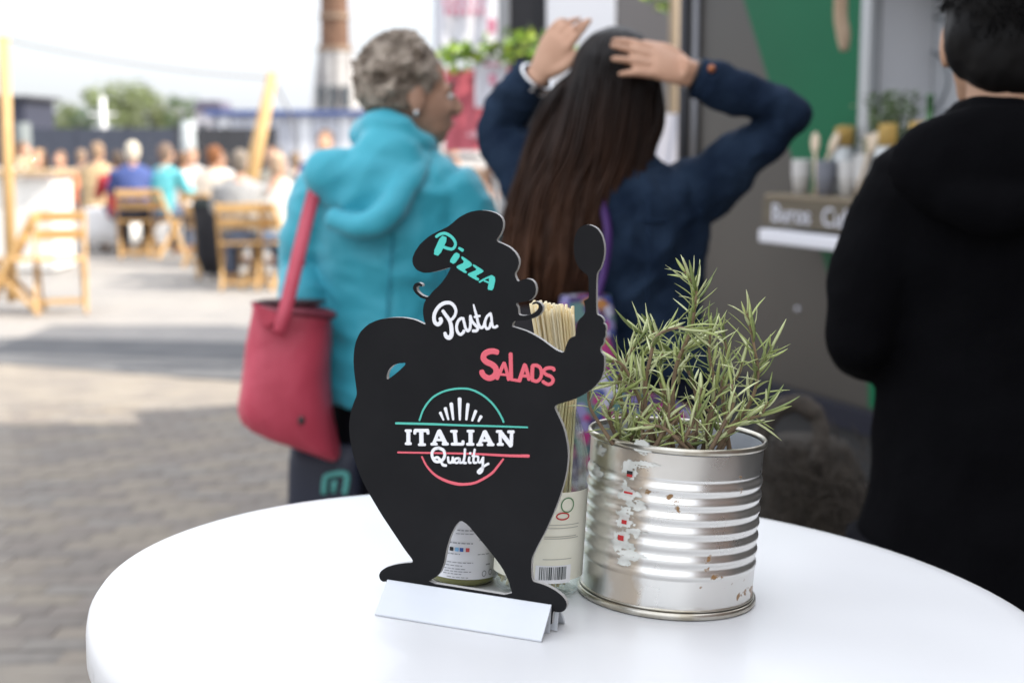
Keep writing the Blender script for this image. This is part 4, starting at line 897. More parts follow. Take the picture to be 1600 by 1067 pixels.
sprig([(1020, 704), (1035, 676), (1046, 640), (1040, 608)], -.05, -.05, 16, 34, 38, .1)
sprig([(1112, 640), (1126, 612), (1152, 590), (1160, 566)], .0, -.02, 17, 24, 38, .2, .0014)
sprig([(985, 600), (994, 566), (1016, 540), (996, 512)], .01, .0, 18, 30, 44, .1, .0014, False)
sprig([(1060, 600), (1066, 560), (1088, 530), (1110, 516)], .01, .01, 19, 36, 40, .1, .0014, False)
sprig([(1010, 640), (992, 606), (970, 596), (948, 604)], -.03, -.05, 20, 26, 42, .15, .0014, False)
sprig([(1172, 600), (1186, 570), (1198, 556), (1206, 540)], -.01, -.02, 21, 20, 36, .1, .0013, False)
rq_ = random.Random(77)
for k in range(11):      # young and broken sprigs crowding the rim
    x0 = rq_.uniform(965, 1140); x1 = x0 + rq_.uniform(-34, 34); h_ = rq_.uniform(18, 58)
    sprig([(x0, 702), ((x0 + x1) / 2 + rq_.uniform(-6, 6), 696 - h_ * .4), (x1, 690 - h_)], rq_.uniform(-.055, .045), rq_.uniform(-.06, .05), 100 + k, rq_.randrange(12, 24), 34, .1, .0014, rq_.random() < .6, 1.15)
b = MB()
for k in range(14):      # bare woody twigs
    x0 = rq_.uniform(960, 1150); y0_ = 704; P = [W(x0, y0_, Yc + rq_.uniform(-.05, .04))]
    for q_ in range(3): P.append(P[-1] + Vector((rq_.uniform(-.016, .016), rq_.uniform(-.008, .008), rq_.uniform(.004, .018))))
    b.tube(P, [.0016, .0014, .0011, .0006], 6, smooth=3)
o = b.build('twigs', mwoody, ros); o['kind'] = 'stuff'

# ---------------------------------------------------------------- glass bottle with spaghetti
bb_ = ontable(838, 921); kb = (bb_ - CAM).dot(Vector((0, cp, -sp_))) / F; rb = 70 * kb
hb = .205
glass_m = bpy.data.materials.new('thin_glass'); glass_m.use_nodes = True; q = glass_m.node_tree; q.nodes.clear()
go_ = q.nodes.new('ShaderNodeOutputMaterial'); gm = q.nodes.new('ShaderNodeMixShader'); gt = q.nodes.new('ShaderNodeBsdfTransparent'); gt.inputs['Color'].default_value = (.93, .955, .935, 1)
gg = q.nodes.new('ShaderNodeBsdfGlossy'); gg.inputs['Roughness'].default_value = .03; lw = q.nodes.new('ShaderNodeLayerWeight'); lw.inputs['Blend'].default_value = .18; gf = q.nodes.new('ShaderNodeMath'); gf.operation = 'MULTIPLY_ADD'; gf.inputs[1].default_value = .45; gf.inputs[2].default_value = .02; q.links.new(lw.outputs['Facing'], gf.inputs[0])
q.links.new(gf.outputs[0], gm.inputs['Fac']); q.links.new(gt.outputs['BSDF'], gm.inputs[1]); q.links.new(gg.outputs['BSDF'], gm.inputs[2]); q.links.new(gm.outputs['Shader'], go_.inputs['Surface'])
bot = thing('glass_bottle', 'clear glass bottle with cream label behind the chef sign', 'bottle', mtx=T4(bb_))
op = [(0, .0025), (rb - .008, .0015), (rb - .002, .005), (rb, .012), (rb, .100), (rb - .0015, .118), (rb - .007, .140), (rb - .015, .160), (rb - .0195, .176), (rb - .020, hb - .012), (rb - .018, hb - .010), (rb - .018, hb - .002), (rb - .0195, hb)]
ip = [(max(0, r_ - .0022), z if z > .01 else .006) for r_, z in op][::-1]; ip[-1] = (0, .006)
b = MB(); b.lathe(op + ip, bb_, 64, TM); b.build('glass', glass_m, bot)
def Ab(px): return math.asin(max(-1, min(1, (px - 838) / 70.0)))
mlab = mat('label_cream', (.82, .80, .67), .6, col2=(.79, .77, .63), scale=30)
zl0, zl1 = (938 - 904) * kb, (938 - 764) * kb * .985
lab = curved('label', bot, bb_, rb, -1.35, 1.35, zl0, zl1, mlab, .0004, 40)
mdk = mat('print_dark', (.06, .07, .07), .7); mgr = mat('print_grey', (.45, .44, .38), .7); mgn = mat('print_green', (.12, .25, .12), .6)
Zb = lambda py: (938 - py) * kb
b = MB(); 
def arc_on(a_c, z_c, ra, rz, t0, t1, wdt, off, mb):
    pts = []; n = 24
    rows_ = [[], []]
    for k in range(n + 1):
        th = t0 + (t1 - t0) * k / n
        for j, e_ in enumerate((0, wdt)):
            a = a_c + (ra + e_ / rb) * math.cos(th); z = z_c + (rz + e_) * math.sin(th); rows_[j].append(tloc(bb_, (rb + off) * math.sin(a), -(rb + off) * math.cos(a), z))
    mb.loft(rows_, close=False)
arc_on(Ab(880) - .1, Zb(786), .14, 10 * kb, 0, 2 * math.pi, .0011, .0009, b); b.build('print', mgn, lab)
b = MB(); arc_on(Ab(868), Zb(803), .13, 4 * kb, 0, 2 * math.pi, .0012, .0009, b); b.build('print', mprd, lab)
for (x0, x1, yy) in ((842, 893, 817), (842, 892, 822), (842, 890, 835), (842, 893, 838), (842, 885, 870)):
    curved('print', lab, bb_, rb, Ab(x0), Ab(x1), Zb(yy), Zb(yy - 1.2), mgr, .0009)
curved('barcode_field', lab, bb_, rb, Ab(832), Ab(885), Zb(907), Zb(879), mat('print_white', (.8, .8, .8), .6), .0009)
rn = random.Random(5); x = 838.0; bc = MB()
while x < 878:
    w_ = rn.choice((.8, .8, 1.4, 2.0)); rows_ = [[tloc(bb_, (rb + .0012) * math.sin(Ab(q)), -(rb + .0012) * math.cos(Ab(q)), z) for q in (x, x + w_)] for z in (Zb(901), Zb(881))]; bc.loft(rows_, close=False); x += w_ + rn.choice((.8, 1.2, 1.6))
bc.build('barcode', mdk, lab)
spg = thing('spaghetti_bundle', 'bundle of dry spaghetti standing in the glass bottle', 'pasta', mtx=T4(tloc(bb_, 0, 0, .008)))
msg = [mat('spaghetti_a', (.88, .74, .45), .5, spec=.4), mat('spaghetti_b', (.84, .68, .38), .5, spec=.4), mat('spaghetti_c', (.90, .79, .54), .5, spec=.4)]
rn = random.Random(11)
YB = bb_.y
neckz = .185
for k in range(110):
    a = k * 2.399; rr = math.sqrt((k + .5) / 110)
    tx = 863 + 35 * rr * math.cos(a); ty_ = 481 + rn.uniform(-9, 7) + (tx - 862) * .16
    top = W(tx, ty_, YB + .018 * rr * math.sin(a))
    mid = tloc(bb_, .0085 + .0150 * rr * math.cos(a), .0150 * rr * math.sin(a), neckz)
    bt = tloc(bb_, -.004 + (rb - .007) * rr * .94 * math.cos(a), (rb - .007) * rr * .94 * math.sin(a), .009)
    b = MB(); b.tube([bt, bt.lerp(mid, .75) , mid, mid.lerp(top, .5), top], .00115, 6, smooth=4); b.build('strand', msg[rn.randrange(3)], spg)
# ---------------------------------------------------------------- white jar behind the sign
jb = ontable(722, 903); kj = (jb - CAM).dot(Vector((0, cp, -sp_))) / F; rj = 56 * kj
jar = thing('preserve_jar', 'small jar with white printed label seen between the chef legs', 'jar', mtx=T4(jb))
b = MB(); b.lathe([(0, .002), (rj - .004, .001), (rj, .006), (rj, .095), (rj - .004, .105), (rj - .006, .108), (0, .108)], jb, 48, TM); b.build('glass', mat('jar_olive', (.16, .16, .05), .15, spec=.7), jar)
b = MB(); b.lathe([(rj - .004, .108), (rj - .001, .108), (rj - .001, .122), (rj - .004, .124), (0, .124)], jb, 48, TM); b.build('lid', mat('lid_white', (.7, .7, .7), .35, .3), jar)
jl = curved('label', jar, jb, rj, -2.6, 2.6, .008, .092, mat('jar_label', (.80, .80, .82), .55), .0004, 48)
Aj = lambda px: math.asin(max(-1, min(1, (px - 722) / 56.0))); Zj = lambda py: (917 - py) * kj
mpg = mat('print_midgrey', (.34, .34, .36), .7)
for (x0, x1, yy, hh) in ((712, 735, 827, 2), (710, 736, 832, 1.2), (700, 736, 847, 2), (698, 718, 864, 1.4), (744, 762, 864, 1.4), (694, 738, 877, 1.3), (696, 722, 882, 1.3), (694, 728, 887, 1.3), (696, 736, 891, 1.3), (694, 722, 895, 1.3), (700, 732, 900, 1.2), (745, 754, 842, 1.5), (757, 764, 881, 2)):
    x = x0; rn = random.Random(yy)
    while x < x1: w_ = rn.uniform(3, 7); curved('print', jl, jb, rj, Aj(x), Aj(min(x1, x + w_)), Zj(yy), Zj(yy - hh), mpg, .0009, 3); x += w_ + 1.4
for x0, c_ in ((702, (.02, .02, .02)), (710, (.25, .5, .75)), (717, (.04, .12, .4)), (726, (.6, .08, .08))):
    curved('icon', jl, jb, rj, Aj(x0), Aj(x0 + 5.5), Zj(859), Zj(853), mat('icon' + str(c_), c_, .6), .0009, 3)
for (xx, yy) in ((755, 894), (764, 893)):
    b = MB(); a_c = Aj(xx); n = 16; rows_ = [[], []]
    for k in range(n + 1):
        th = 2 * math.pi * k / n
        for j, e_ in enumerate((.7, 1.0)): rows_[j].append(tloc(jb, (rj + .0009) * math.sin(a_c + e_ * 3 / 56 * 1.3 * math.cos(th)), -(rj + .0009) * math.cos(a_c + e_ * 3 / 56 * 1.3 * math.cos(th)), Zj(yy) + e_ * 5 * kj * math.sin(th)))
    b.loft(rows_, close=False); b.build('icon', mpg, jl)
# ================================================================ PEOPLE
def basis(f, up=Vector((0, 0, 1))):
    f = Vector(f).normalized(); r_ = f.cross(up).normalized(); u = r_.cross(f).normalized(); return Matrix((r_, f, u)).transposed()   # columns: right, forward, up
def head_into(mb, c, M, k=1.0):
    c = Vector(c); L = lambda x, y, z: c + M @ Vector((x, y, z)) * k
    E = lambda x, y, z, a, b_, d: mb.ell(L(x, y, z), (a * k, b_ * k, d * k), M, 16, 12)
    E(0, -.012, .030, .075, .093, .088); E(0, .03, -.03, .062, .068, .082); E(0, .055, -.09, .036, .036, .026); E(0, .045, -.075, .052, .045, .035)
    E(0, .082, .012, .050, .018, .014); E(.028, .078, -.03, .02, .02, .02); E(-.028, .078, -.03, .02, .02, .02)
    mb.tube([L(0, .092, .008), L(0, .108, -.014), L(0, .120, -.034)], [.008 * k, .010 * k, .014 * k], 8); E(0, .112, -.037, .017, .014, .011)
    E(0, .092, -.062, .024, .012, .007); E(0, .090, -.073, .021, .012, .008)
    for s in (-1, 1): E(s * .074, -.004, -.018, .011, .021, .033)
    mb.tube([L(0, -.02, -.04), L(0, -.035, -.12), L(0, -.05, -.19)], [.05 * k, .053 * k, .062 * k], 14)
def face_parts(root, c, M, k=1.0, iris=(.06, .04, .03)):
    c = Vector(c); L = lambda x, y, z: c + M @ Vector((x, y, z)) * k
    for s in (-1, 1):
        b = MB(); b.ell(L(s * .031, .0845, -.004), (.013 * k, .010 * k, .008 * k), M, 12, 8); e_ = b.build('eye', mat('eye_white', (.7, .68, .65), .3), root)
        b = MB(); b.ell(L(s * .031, .0925, -.004), (.0055 * k, .004 * k, .0055 * k), M, 10, 6); b.build('iris', mat('iris', iris, .2), e_)
        b = MB(); b.tube([L(s * .012, .094, .018), L(s * .032, .093, .025), L(s * .052, .08, .016)], [.004 * k, .004 * k, .002 * k], 6, smooth=3); b.build('eyebrow', mat('brow', (.06, .045, .035), .8), root)
    b = MB(); b.tube([L(-.022, .095, -.068), L(0, .104, -.066), L(.022, .095, -.068)], [.003 * k, .006 * k, .003 * k], 8, smooth=4, flat=.8); b.build('mouth', mat('lips', (.35, .14, .11), .5), root)
def hand_into(mb, wr, d, nrm, k=1.0, curl=(.25, .3, .35, .4), thumb=1, spread=.05, thumb_out=.8, lens=(.072, .08, .075, .06)):
    """palm from the wrist along d, nrm = out of the back of the hand, thumb = +1/-1 side"""
    wr = Vector(wr); d = Vector(d).normalized(); nrm = Vector(nrm); nrm = (nrm - d * nrm.dot(d)).normalized(); s = d.cross(nrm).normalized() * thumb
    rings = []
    for t_, w_, h_ in ((-.02, .026, .02), (0, .028, .019), (.03, .036, .016), (.065, .042, .014), (.088, .041, .012), (.095, .036, .009)):
        c = wr + d * t_ * k
        rings.append([c + s * (math.cos(a) * w_ * k) + nrm * (math.sin(a) * h_ * k) for a in [2 * math.pi * q / 14 for q in range(14)]])
    mb.loft(rings)
    for i in range(4):
        off = (.031, .0105, -.0105, -.031)[i]; p = wr + d * .082 * k + s * off * k; dd = (d + s * spread * (1.5 - i) * .6).normalized(); c_ = 0; P = [p]; rr = [.0092 * k]
        ln = lens[i] * k
        for j, fr in enumerate((.45, .32, .27)):
            c_ += curl[i] * (.8, 1.1, .9)[j]; dv = (dd * math.cos(c_) - nrm * math.sin(c_)); P.append(P[-1] + dv * ln * fr); rr.append((.0088, .0080, .0062)[j] * k)
        mb.tube(P, rr, 8, smooth=3); mb.ell(P[-1], (.0062 * k,) * 3, None, 8, 6)
    p = wr + d * .022 * k + s * .026 * k; dv = (d * .75 + s * thumb_out).normalized(); P = [p, p + dv * .036 * k]; dv2 = (d * 1.0 + s * thumb_out * .35 - nrm * .25).normalized(); P.append(P[-1] + dv2 * .03 * k); P.append(P[-1] + dv2 * .022 * k)
    mb.tube(P, [.013 * k, .0115 * k, .0095 * k, .0075 * k], 8, smooth=3); mb.ell(P[-1], (.0075 * k,) * 3, None, 8, 6)
def wrinkle(amp, fx, fz, seed=0):
    s = Vector((seed * 3.1, seed * 1.7, seed))
    return lambda p: amp * noise.noise(Vector((p.x * fx, p.y * fx, p.z * fz)) + s) + amp * .45 * noise.noise(Vector((p.x * fx * 2.7, p.y * fx * 2.7, p.z * fz * 2.3)) + s)
def pxring(cx, cy, hw, Y, dep, n=24, yaw=0., sq=1.0):
    c = W(cx, cy, Y); k = S(Y); o = []
    for q in range(n):
        a = 2 * math.pi * q / n; u = math.copysign(abs(math.cos(a)) ** sq, math.cos(a)) * hw * k; v = math.copysign(abs(math.sin(a)) ** sq, math.sin(a)) * dep
        o.append(c + Vector((u * math.cos(yaw) - v * math.sin(yaw), u * math.sin(yaw) + v * math.cos(yaw), 0)))
    return o
skin_a = mat('skin_tan', (.41, .245, .17), .5, col2=(.36, .205, .135), scale=18, spec=.35)
skin_b = mat('skin_light', (.52, .31, .21), .5, col2=(.46, .26, .17), scale=18, spec=.35)
skin_c = mat('skin_mid', (.40, .235, .15), .5, spec=.35)

# ---------------------------------------------------------------- woman in the turquoise rain jacket
TY = 3.2
ft = Vector((W(590, HOR, TY).x, TY, 0)); tw = thing('person', 'person in turquoise hooded rain jacket with short grey curls, seen from behind', 'person', ft)
hc_ = W(640, 146, TY) ; HM = basis((.94, .34, -.03))
body = MB(); head_into(body, hc_, HM, .98)
body.loft([pxring(620, 235, 40, TY, .05), pxring(608, 262, 90, TY, .075), pxring(606, 330, 110, TY, .10), pxring(600, 440, 90, TY, .095), pxring(598, 560, 95, TY, .10), pxring(598, 640, 90, TY, .10)])
LS, LE, LW = W(512, 292, TY), W(482, 420, TY + .03), W(470, 505, TY - .10)
RS, RE, RW = W(712, 300, TY), W(742, 425, TY - .02), W(728, 520, TY + .16)
for P in ((LS, LE, LW), (RS, RE, RW)): body.tube(P, [.05, .042, .03], 12, smooth=4)
hand_into(body, LW, Vector((.05, -.1, -1)), Vector((-1, 0, 0)), .95, thumb=-1); hand_into(body, RW, Vector((.1, .3, -1)), Vector((1, 0, 0)), .95, thumb=1)
for px, dy in ((565, -.05), (635, .12)):
    x = W(px, HOR, TY).x; body.tube([Vector((x, TY + dy * .3, .80)), Vector((x - .01, TY + dy * .7, .45)), Vector((x, TY + dy, .08))], [.075, .055, .04], 12, smooth=4)
    body.ell((x + .06, TY + dy + .06, .04), (.11, .05, .035), Matrix.Rotation(.5, 3, 'Z'))
link('body', fuse(body, .0065, 'body', 3), skin_a, tw); face_parts(tw, hc_, HM, .98)
tl = mat('jacket_teal', (.036, .37, .47), .55, col2=(.028, .315, .41), scale=5, bump=.25, bscale=24, sheen=.2)
j = MB()
j.loft([pxring(618, 222, 46, TY, .070), pxring(612, 244, 72, TY, .085), pxring(608, 262, 104, TY, .10), pxring(608, 300, 120, TY, .125), pxring(606, 360, 114, TY, .135), pxring(602, 440, 102, TY, .125), pxring(600, 520, 99, TY, .13), pxring(599, 590, 101, TY, .14), pxring(599, 622, 102, TY, .145)], cap=True)
j.tube([LS + Vector((.03, 0, .01)), W(500, 340, TY), LE, W(476, 470, TY - .06), W(472, 494, TY - .09)], [.075, .076, .062, .052, .050], 16, smooth=5)
j.tube([RS + Vector((-.03, 0, .01)), W(722, 340, TY), RE, W(738, 480, TY + .1), W(731, 510, TY + .14)], [.075, .076, .062, .052, .050], 16, smooth=5)
jk = link('jacket', fuse(j, .008, 'jacket', 5, lambda p: wrinkle(.004, 5, 11, 2)(p) + .008 * ridge(Vector((p.x * 5, p.y * 5, p.z * 13 + p.x * 5))) + .0035 * ridge(Vector((p.x * 17, p.y * 17, p.z * 26)))), tl, tw)
h = MB()      # hood folded on the back, with the stand-up collar
h.loft([pxring(616, 240, 66, TY, .100), pxring(617, 218, 60, TY - .005, .095), pxring(617, 196, 52, TY - .01, .085), pxring(616, 184, 45, TY - .012, .075), pxring(616, 190, 38, TY - .012, .065)], cap=False) if False else None
h.tube([W(568, 214, TY - .02), W(590, 196, TY - .07), W(618, 196, TY - .08), W(648, 218, TY - .06), W(668, 236, TY + .02), W(660, 238, TY + .08), W(610, 214, TY + .10), W(575, 206, TY + .06), W(568, 214, TY - .02)], .030, 10, smooth=4)
h.ell(W(545, 285, TY - .09), (.105, .045, .068), Matrix.Rotation(.35, 3, 'Y')); h.ell(W(588, 298, TY - .12), (.085, .035, .085), Matrix.Rotation(.55, 3, 'Y')); h.ell(W(602, 255, TY - .09), (.078, .05, .082), Matrix.Rotation(.5, 3, 'Y'))
h.ell(W(508, 290, TY - .06), (.048, .045, .048)); h.tube([W(515, 340, TY - .15), W(560, 352, TY - .18), W(600, 338, TY - .18), W(640, 285, TY - .13), W(662, 245, TY - .05)], [.02, .028, .03, .028, .02], 10, smooth=4)
link('hood', fuse(h, .0075, 'hood', 6, lambda p: wrinkle(.007, 7, 12, 5)(p) + .006 * ridge(Vector((p.x * 9, p.y * 9, p.z * 12 - p.x * 8)))), tl, jk)
b = MB(); b.tube([W(615, 360, TY - .138), W(608, 450, TY - .132), W(604, 520, TY - .134), W(602, 610, TY - .146)], .0025, 6); b.build('seam', mat('seam_teal', (.02, .22, .30), .6), jk)
b = MB(); rg = [pxring(599, 512 + k * 1.5, 101.5, TY, .134 + k * .0006, 48) for k in range(4)]; b.loft(rg, cap=False); b.build('waist_band', mat('seam_teal', (.02, .22, .30), .6), jk)
tr = MB(); tr.loft([pxring(598, 600, 88, TY, .115), pxring(598, 660, 92, TY, .12), pxring(598, 720, 88, TY, .11)])
for px, dy in ((562, -.05), (636, .12)):
    x = W(px, HOR, TY).x; tr.tube([Vector((x, TY, .86)), Vector((x, TY + dy * .3, .72)), Vector((x - .01, TY + dy * .7, .43)), Vector((x, TY + dy, .10))], [.085, .088, .066, .055], 16, smooth=4)
link('trousers', fuse(tr, .009, 'trousers', 4, wrinkle(.006, 6, 10, 4)), mat('trouser_black', (.004, .004, .006), .8, spec=.1), tw)
for px, dy in ((562, -.05), (636, .12)):
    x = W(px, HOR, TY).x; b = MB(); b.ell((x + .045, TY + dy + .05, .04), (.135, .06, .042), Matrix.Rotation(.5, 3, 'Z')); b.box((x + .045, TY + dy + .05, .012), (.25, .09, .02), Matrix.Rotation(.5, 3, 'Z'), .008); b.build('shoe', mat('shoe_dark', (.02, .02, .02), .6), tw)
# short curls
hr = MB(); rn = random.Random(21)
def on_scalp(d):
    if d.y > .40 - .5 * max(0, d.z) + (.25 if d.z > .5 else 0): return False
    return not (d.z < -.62 or (d.y > -.1 and d.z < -.25) or (abs(d.x) > .8 and d.z < .02 and d.y > -.35))
for k in range(1100):
    d = Vector((rn.gauss(0, 1), rn.gauss(0, 1), rn.gauss(0, 1))).normalized()
    if not on_scalp(d): continue
    p = hc_ + HM @ Vector((d.x * .086, -.014 + d.y * .104, .030 + d.z * .100)); r_ = rn.uniform(.006, .012)
    hr.ell(p, (r_ * rn.uniform(1.2, 2.4), r_ * .8, r_ * .8), Matrix.Rotation(rn.uniform(0, 3), 3, 'Y') @ Matrix.Rotation(rn.uniform(0, 3), 3, 'Z'), 8, 6)
hr.ell(hc_ + HM @ Vector((0, -.022, .036)), (.083, .095, .093), HM)
hmat = mat('hair_grey', (.150, .115, .085), .75, col2=(.37, .31, .25), scale=30, bump=.5, bscale=110, detail=6)
hair_o = link('hair', fuse(hr, .0045, 'hair', 1, wrinkle(.003, 50, 50, 1)), hmat, tw)
ws = MB()
for k in range(2200):
    d = Vector((rn.gauss(0, 1), rn.gauss(0, 1), rn.gauss(0, 1))).normalized()
    if not on_scalp(d): continue
    p = hc_ + HM @ Vector((d.x * .088, -.014 + d.y * .106, .030 + d.z * .102)); t1 = (HM @ d).cross(Vector((rn.gauss(0, 1), rn.gauss(0, 1), rn.gauss(0, 1)))).normalized(); n_ = (HM @ d)
    ws.tube([p, p + t1 * .010 + n_ * .006, p + t1 * .018 + n_ * rn.uniform(-.002, .010)], [.0014, .0013, .0005], 4)
o = ws.build('wisps', hmat, hair_o); o['kind'] = 'stuff'
b = MB(); b.ell(hc_ + HM @ Vector((.078, -.006, -.045)), (.006, .006, .008)); b.build('earring', mat('silver', (.7, .7, .7), .2, 1), tw)

# pink shoulder bag
BYB = 3.02
bag = thing('shoulder_bag', 'pink red leather shoulder bag hanging behind the turquoise jacket', 'bag', W(450, 700, BYB))
mpk = mat('leather_pink', (.50, .062, .10), .45, col2=(.42, .045, .075), scale=7, bump=.2, bscale=40)
b = MB()
R_ = [(396, 474, 514, 490, .045), (391, 515, 513, 530, .07), (384, 570, 510, 595, .088), (376, 622, 515, 660, .095), (376, 645, 523, 698, .09), (384, 660, 527, 714, .075), (402, 674, 524, 719, .05)]
CL = catmull([Vector((r_[0], r_[1], r_[4])) for r_ in R_], 6); CR = catmull([Vector((r_[2], r_[3], 0)) for r_ in R_], 6); rings = []
for l_, q_ in zip(CL, CR):
    A_w, B_w = W(l_.x, l_.y, BYB - .02), W(q_.x, q_.y, BYB + .02); c_w = (A_w + B_w) / 2; h_w = (B_w - A_w) / 2; ring = []
    for k in range(72):
        a = 2 * math.pi * k / 72; u = math.copysign(abs(math.cos(a)) ** .6, math.cos(a)); v = math.copysign(abs(math.sin(a)) ** .6, math.sin(a)); ring.append(c_w + h_w * u + Vector((0, l_.z * v, 0)))
    rings.append(ring)
b.loft(rings); m_ = b.mesh('body')
for v in m_.vertices: v.co += Vector((.6, 1, .2)) * (.010 * noise.noise(Vector((v.co.x * 9, v.co.y * 9, v.co.z * 4))) + .006 * ridge(Vector((v.co.x * 10 + v.co.z * 5, v.co.y * 10, v.co.z * 7))) + .002 * ridge(v.co * 30))
bgo = link('body', m_, mpk, bag)
b = MB(); P = [W(396, 474, BYB + .01), W(425, 486, BYB - .07), W(470, 488, BYB - .085), W(515, 494, BYB - .03), W(515, 488, BYB + .04), W(455, 474, BYB + .06)]; b.tube(P + [P[0]], [.006, .008, .009, .008, .006, .006, .004], 8, smooth=4); b.build('rim', mat('leather_dark', (.16, .02, .035), .6), bag)
b = MB(); rings = [[p + (Vector((0, 0, .003))) for p in pxring(455, 473, 56, BYB, .05, 28, -.15, .7)], pxring(455, 481, 30, BYB, .02, 28, -.15, .7)]; b.loft(rings, cap=True); b.build('opening', mat('leather_inside', (.05, .008, .012), .8), bag)
b = MB(); b.prism([(393, 472), (432, 488), (438, 498), (415, 512), (408, 500)], lambda u, v, d: W(u, v, BYB - .085 + d), 0, .006); b.build('flap', mpk, bag, smooth=False)
def strap(name, P, wdt, th, m, parent, wdir):
    Q = catmull(P, 6); b = MB(); rings = []
    for i, p in enumerate(Q):
        t_ = (Q[min(i + 1, len(Q) - 1)] - Q[max(i - 1, 0)]).normalized(); s = (wdir - t_ * wdir.dot(t_)).normalized(); n_ = t_.cross(s)
        rings.append([p + s * wdt + n_ * th, p - s * wdt + n_ * th, p - s * wdt - n_ * th, p + s * wdt - n_ * th])
    b.loft(rings); return b.build(name, m, parent)
strap('strap', [W(436, 520, BYB - .10), W(447, 480, BYB - .09), W(466, 400, BYB - .03), W(483, 330, BYB + .06), W(497, 285, TY - .085), W(512, 262, TY - .02), W(520, 268, TY + .08)], .0145, .003, mpk, bag, Vector((1, .2, .3)))
strap('strap', [W(445, 490, BYB + .08), W(452, 470, BYB + .12), W(470, 400, BYB + .14), W(488, 330, TY - .02), W(500, 285, TY - .06), W(516, 260, TY - .01), W(526, 266, TY + .08)], .0145, .003, mpk, bag, Vector((1, .2, .3)))
b = MB(); b.ell(W(471, 657, BYB - .105), (.008, .006, .01)); b.build('stud', mat('stud_dark', (.03, .02, .02), .4), bag)
# dark shopping bag below it
SBY = 3.13
sb = thing('shopping_bag', 'dark navy shopping bag with mint print below the pink bag', 'bag', W(508, 800, SBY))
b = MB(); b.loft([pxring(512, 690, 58, SBY, .05, 28, 0, .4), pxring(511, 720, 59, SBY, .06, 28, 0, .4), pxring(510, 830, 60, SBY, .07, 28, 0, .4), pxring(510, 900, 58, SBY, .065, 28, 0, .4)]); mm_ = b.mesh('body')
for v in mm_.vertices: v.co += Vector((1, 1, 0)) * (.006 * noise.noise(v.co * 8))
sbo = link('body', mm_, mat('bag_navy', (.012, .015, .030), .55), sb)
b = MB(); yq = SBY - .068; b.tube([W(506, 772, yq), W(508, 748, yq), W(516, 742, yq), W(540, 740, yq), W(541, 756, yq), W(538, 772, yq)], .0065, 8, smooth=3, flat=.4, fn=Vector((0, 1, 0))); b.tube([W(521, 770, yq), W(523, 750, yq)], .006, 8, flat=.4, fn=Vector((0, 1, 0))); b.build('print', mat('mint_print', (.08, .32, .29), .6), sbo)
strap('handle', [W(490, 694, SBY), W(495, 650, SBY + .03), W(510, 600, SBY + .05), W(525, 650, SBY + .03), W(530, 694, SBY)], .008, .002, mat('bag_navy', (.012, .015, .030)), sb, Vector((1, 0, 0)))

# ---------------------------------------------------------------- woman in the denim jacket, hands on her head
DY = 2.95
ft = Vector((W(985, HOR, DY).x, DY, 0)); dw = thing('person', 'person in denim jacket with long brown hair, both hands on the head', 'person', ft)
dh = W(966, 150, DY); DM = basis((.30, .95, .02))
body = MB(); head_into(body, dh, DM, .97)
body.loft([pxring(975, 262, 45, DY, .050), pxring(968, 290, 80, DY, .065), pxring(965, 360, 95, DY, .085), pxring(975, 450, 100, DY, .085), pxring(985, 540, 105, DY, .095), pxring(990, 620, 125, DY, .11), pxring(990, 680, 120, DY, .11)])
rS, rE, rW = W(1072, 292, DY), W(1236, 182, DY - .09), W(1085, 118, DY - .10)
lS, lE, lW = W(852, 300, DY), W(776, 205, DY + .10), W(842, 118, DY + .02)
body.tube([rS, rS.lerp(rE, .9), rE], [.030, .022, .020], 14); body.tube([rE, rE.lerp(rW, .8), rW, W(1060, 108, DY - .12)], [.020, .022, .027, .027], 14)
body.tube([lS, lE, lE.lerp(lW, .8), lW], [.030, .022, .024, .027], 14)
hand_into(body, rW, (W(985, 84, DY - .150) - rW), Vector((.05, -.80, .60)), 1.02, curl=(.12, .05, .10, .2), thumb=1, spread=.07, thumb_out=.4, lens=(.084, .092, .088, .072))
hand_into(body, lW, (W(868, 72, DY + .0) - lW), Vector((-.55, -.8, .1)), .94, curl=(.05, .35, .42, .5), thumb=1, spread=.12, thumb_out=.55, lens=(.078, .084, .078, .062))
for px, dy in ((945, .02), (1035, .06)):
    x = W(px, HOR, DY).x; body.tube([Vector((x, DY, .86)), Vector((x, DY + dy, .46)), Vector((x, DY + dy * .6, .08))], [.08, .055, .04], 12, smooth=4); body.ell((x, DY + .07 + dy * .6, .04), (.045, .11, .035))
link('body', fuse(body, .0050, 'body', 2), skin_b, dw); face_parts(dw, dh, DM, .97)
dn = mat('denim', (.0070, .0145, .031), .85, col2=(.019, .034, .062), scale=11, bump=.3, bscale=70, spec=.1)
j = MB()
j.loft([pxring(980, 258, 56, DY, .066), pxring(975, 275, 105, DY, .09), pxring(968, 296, 134, DY, .11), pxring(966, 360, 136, DY, .125), pxring(972, 420, 124, DY, .118), pxring(978, 480, 118, DY, .112), pxring(985, 540, 118, DY, .118), pxring(988, 580, 120, DY, .122)])
j.tube([W(1030, 318, DY), W(1075, 305, DY), W(1150, 252, DY - .05), W(1205, 208, DY - .08), W(1236, 180, DY - .09)], [.085, .068, .050, .042, .038], 18, smooth=4); j.ell(W(1236, 184, DY - .09), (.040, .040, .040))
j.tube([W(1236, 181, DY - .09), W(1170, 152, DY - .095), W(1105, 128, DY - .10)], [.038, .036, .037], 16, smooth=4)
j.tube([W(870, 318, DY), W(838, 285, DY + .02), W(800, 238, DY + .07), W(778, 205, DY + .10)], [.08, .064, .050, .046], 18, smooth=4); j.ell(W(778, 203, DY + .10), (.046, .046, .046))
j.tube([W(778, 205, DY + .10), W(798, 168, DY + .07), W(824, 128, DY + .03)], [.045, .040, .039], 16, smooth=4)
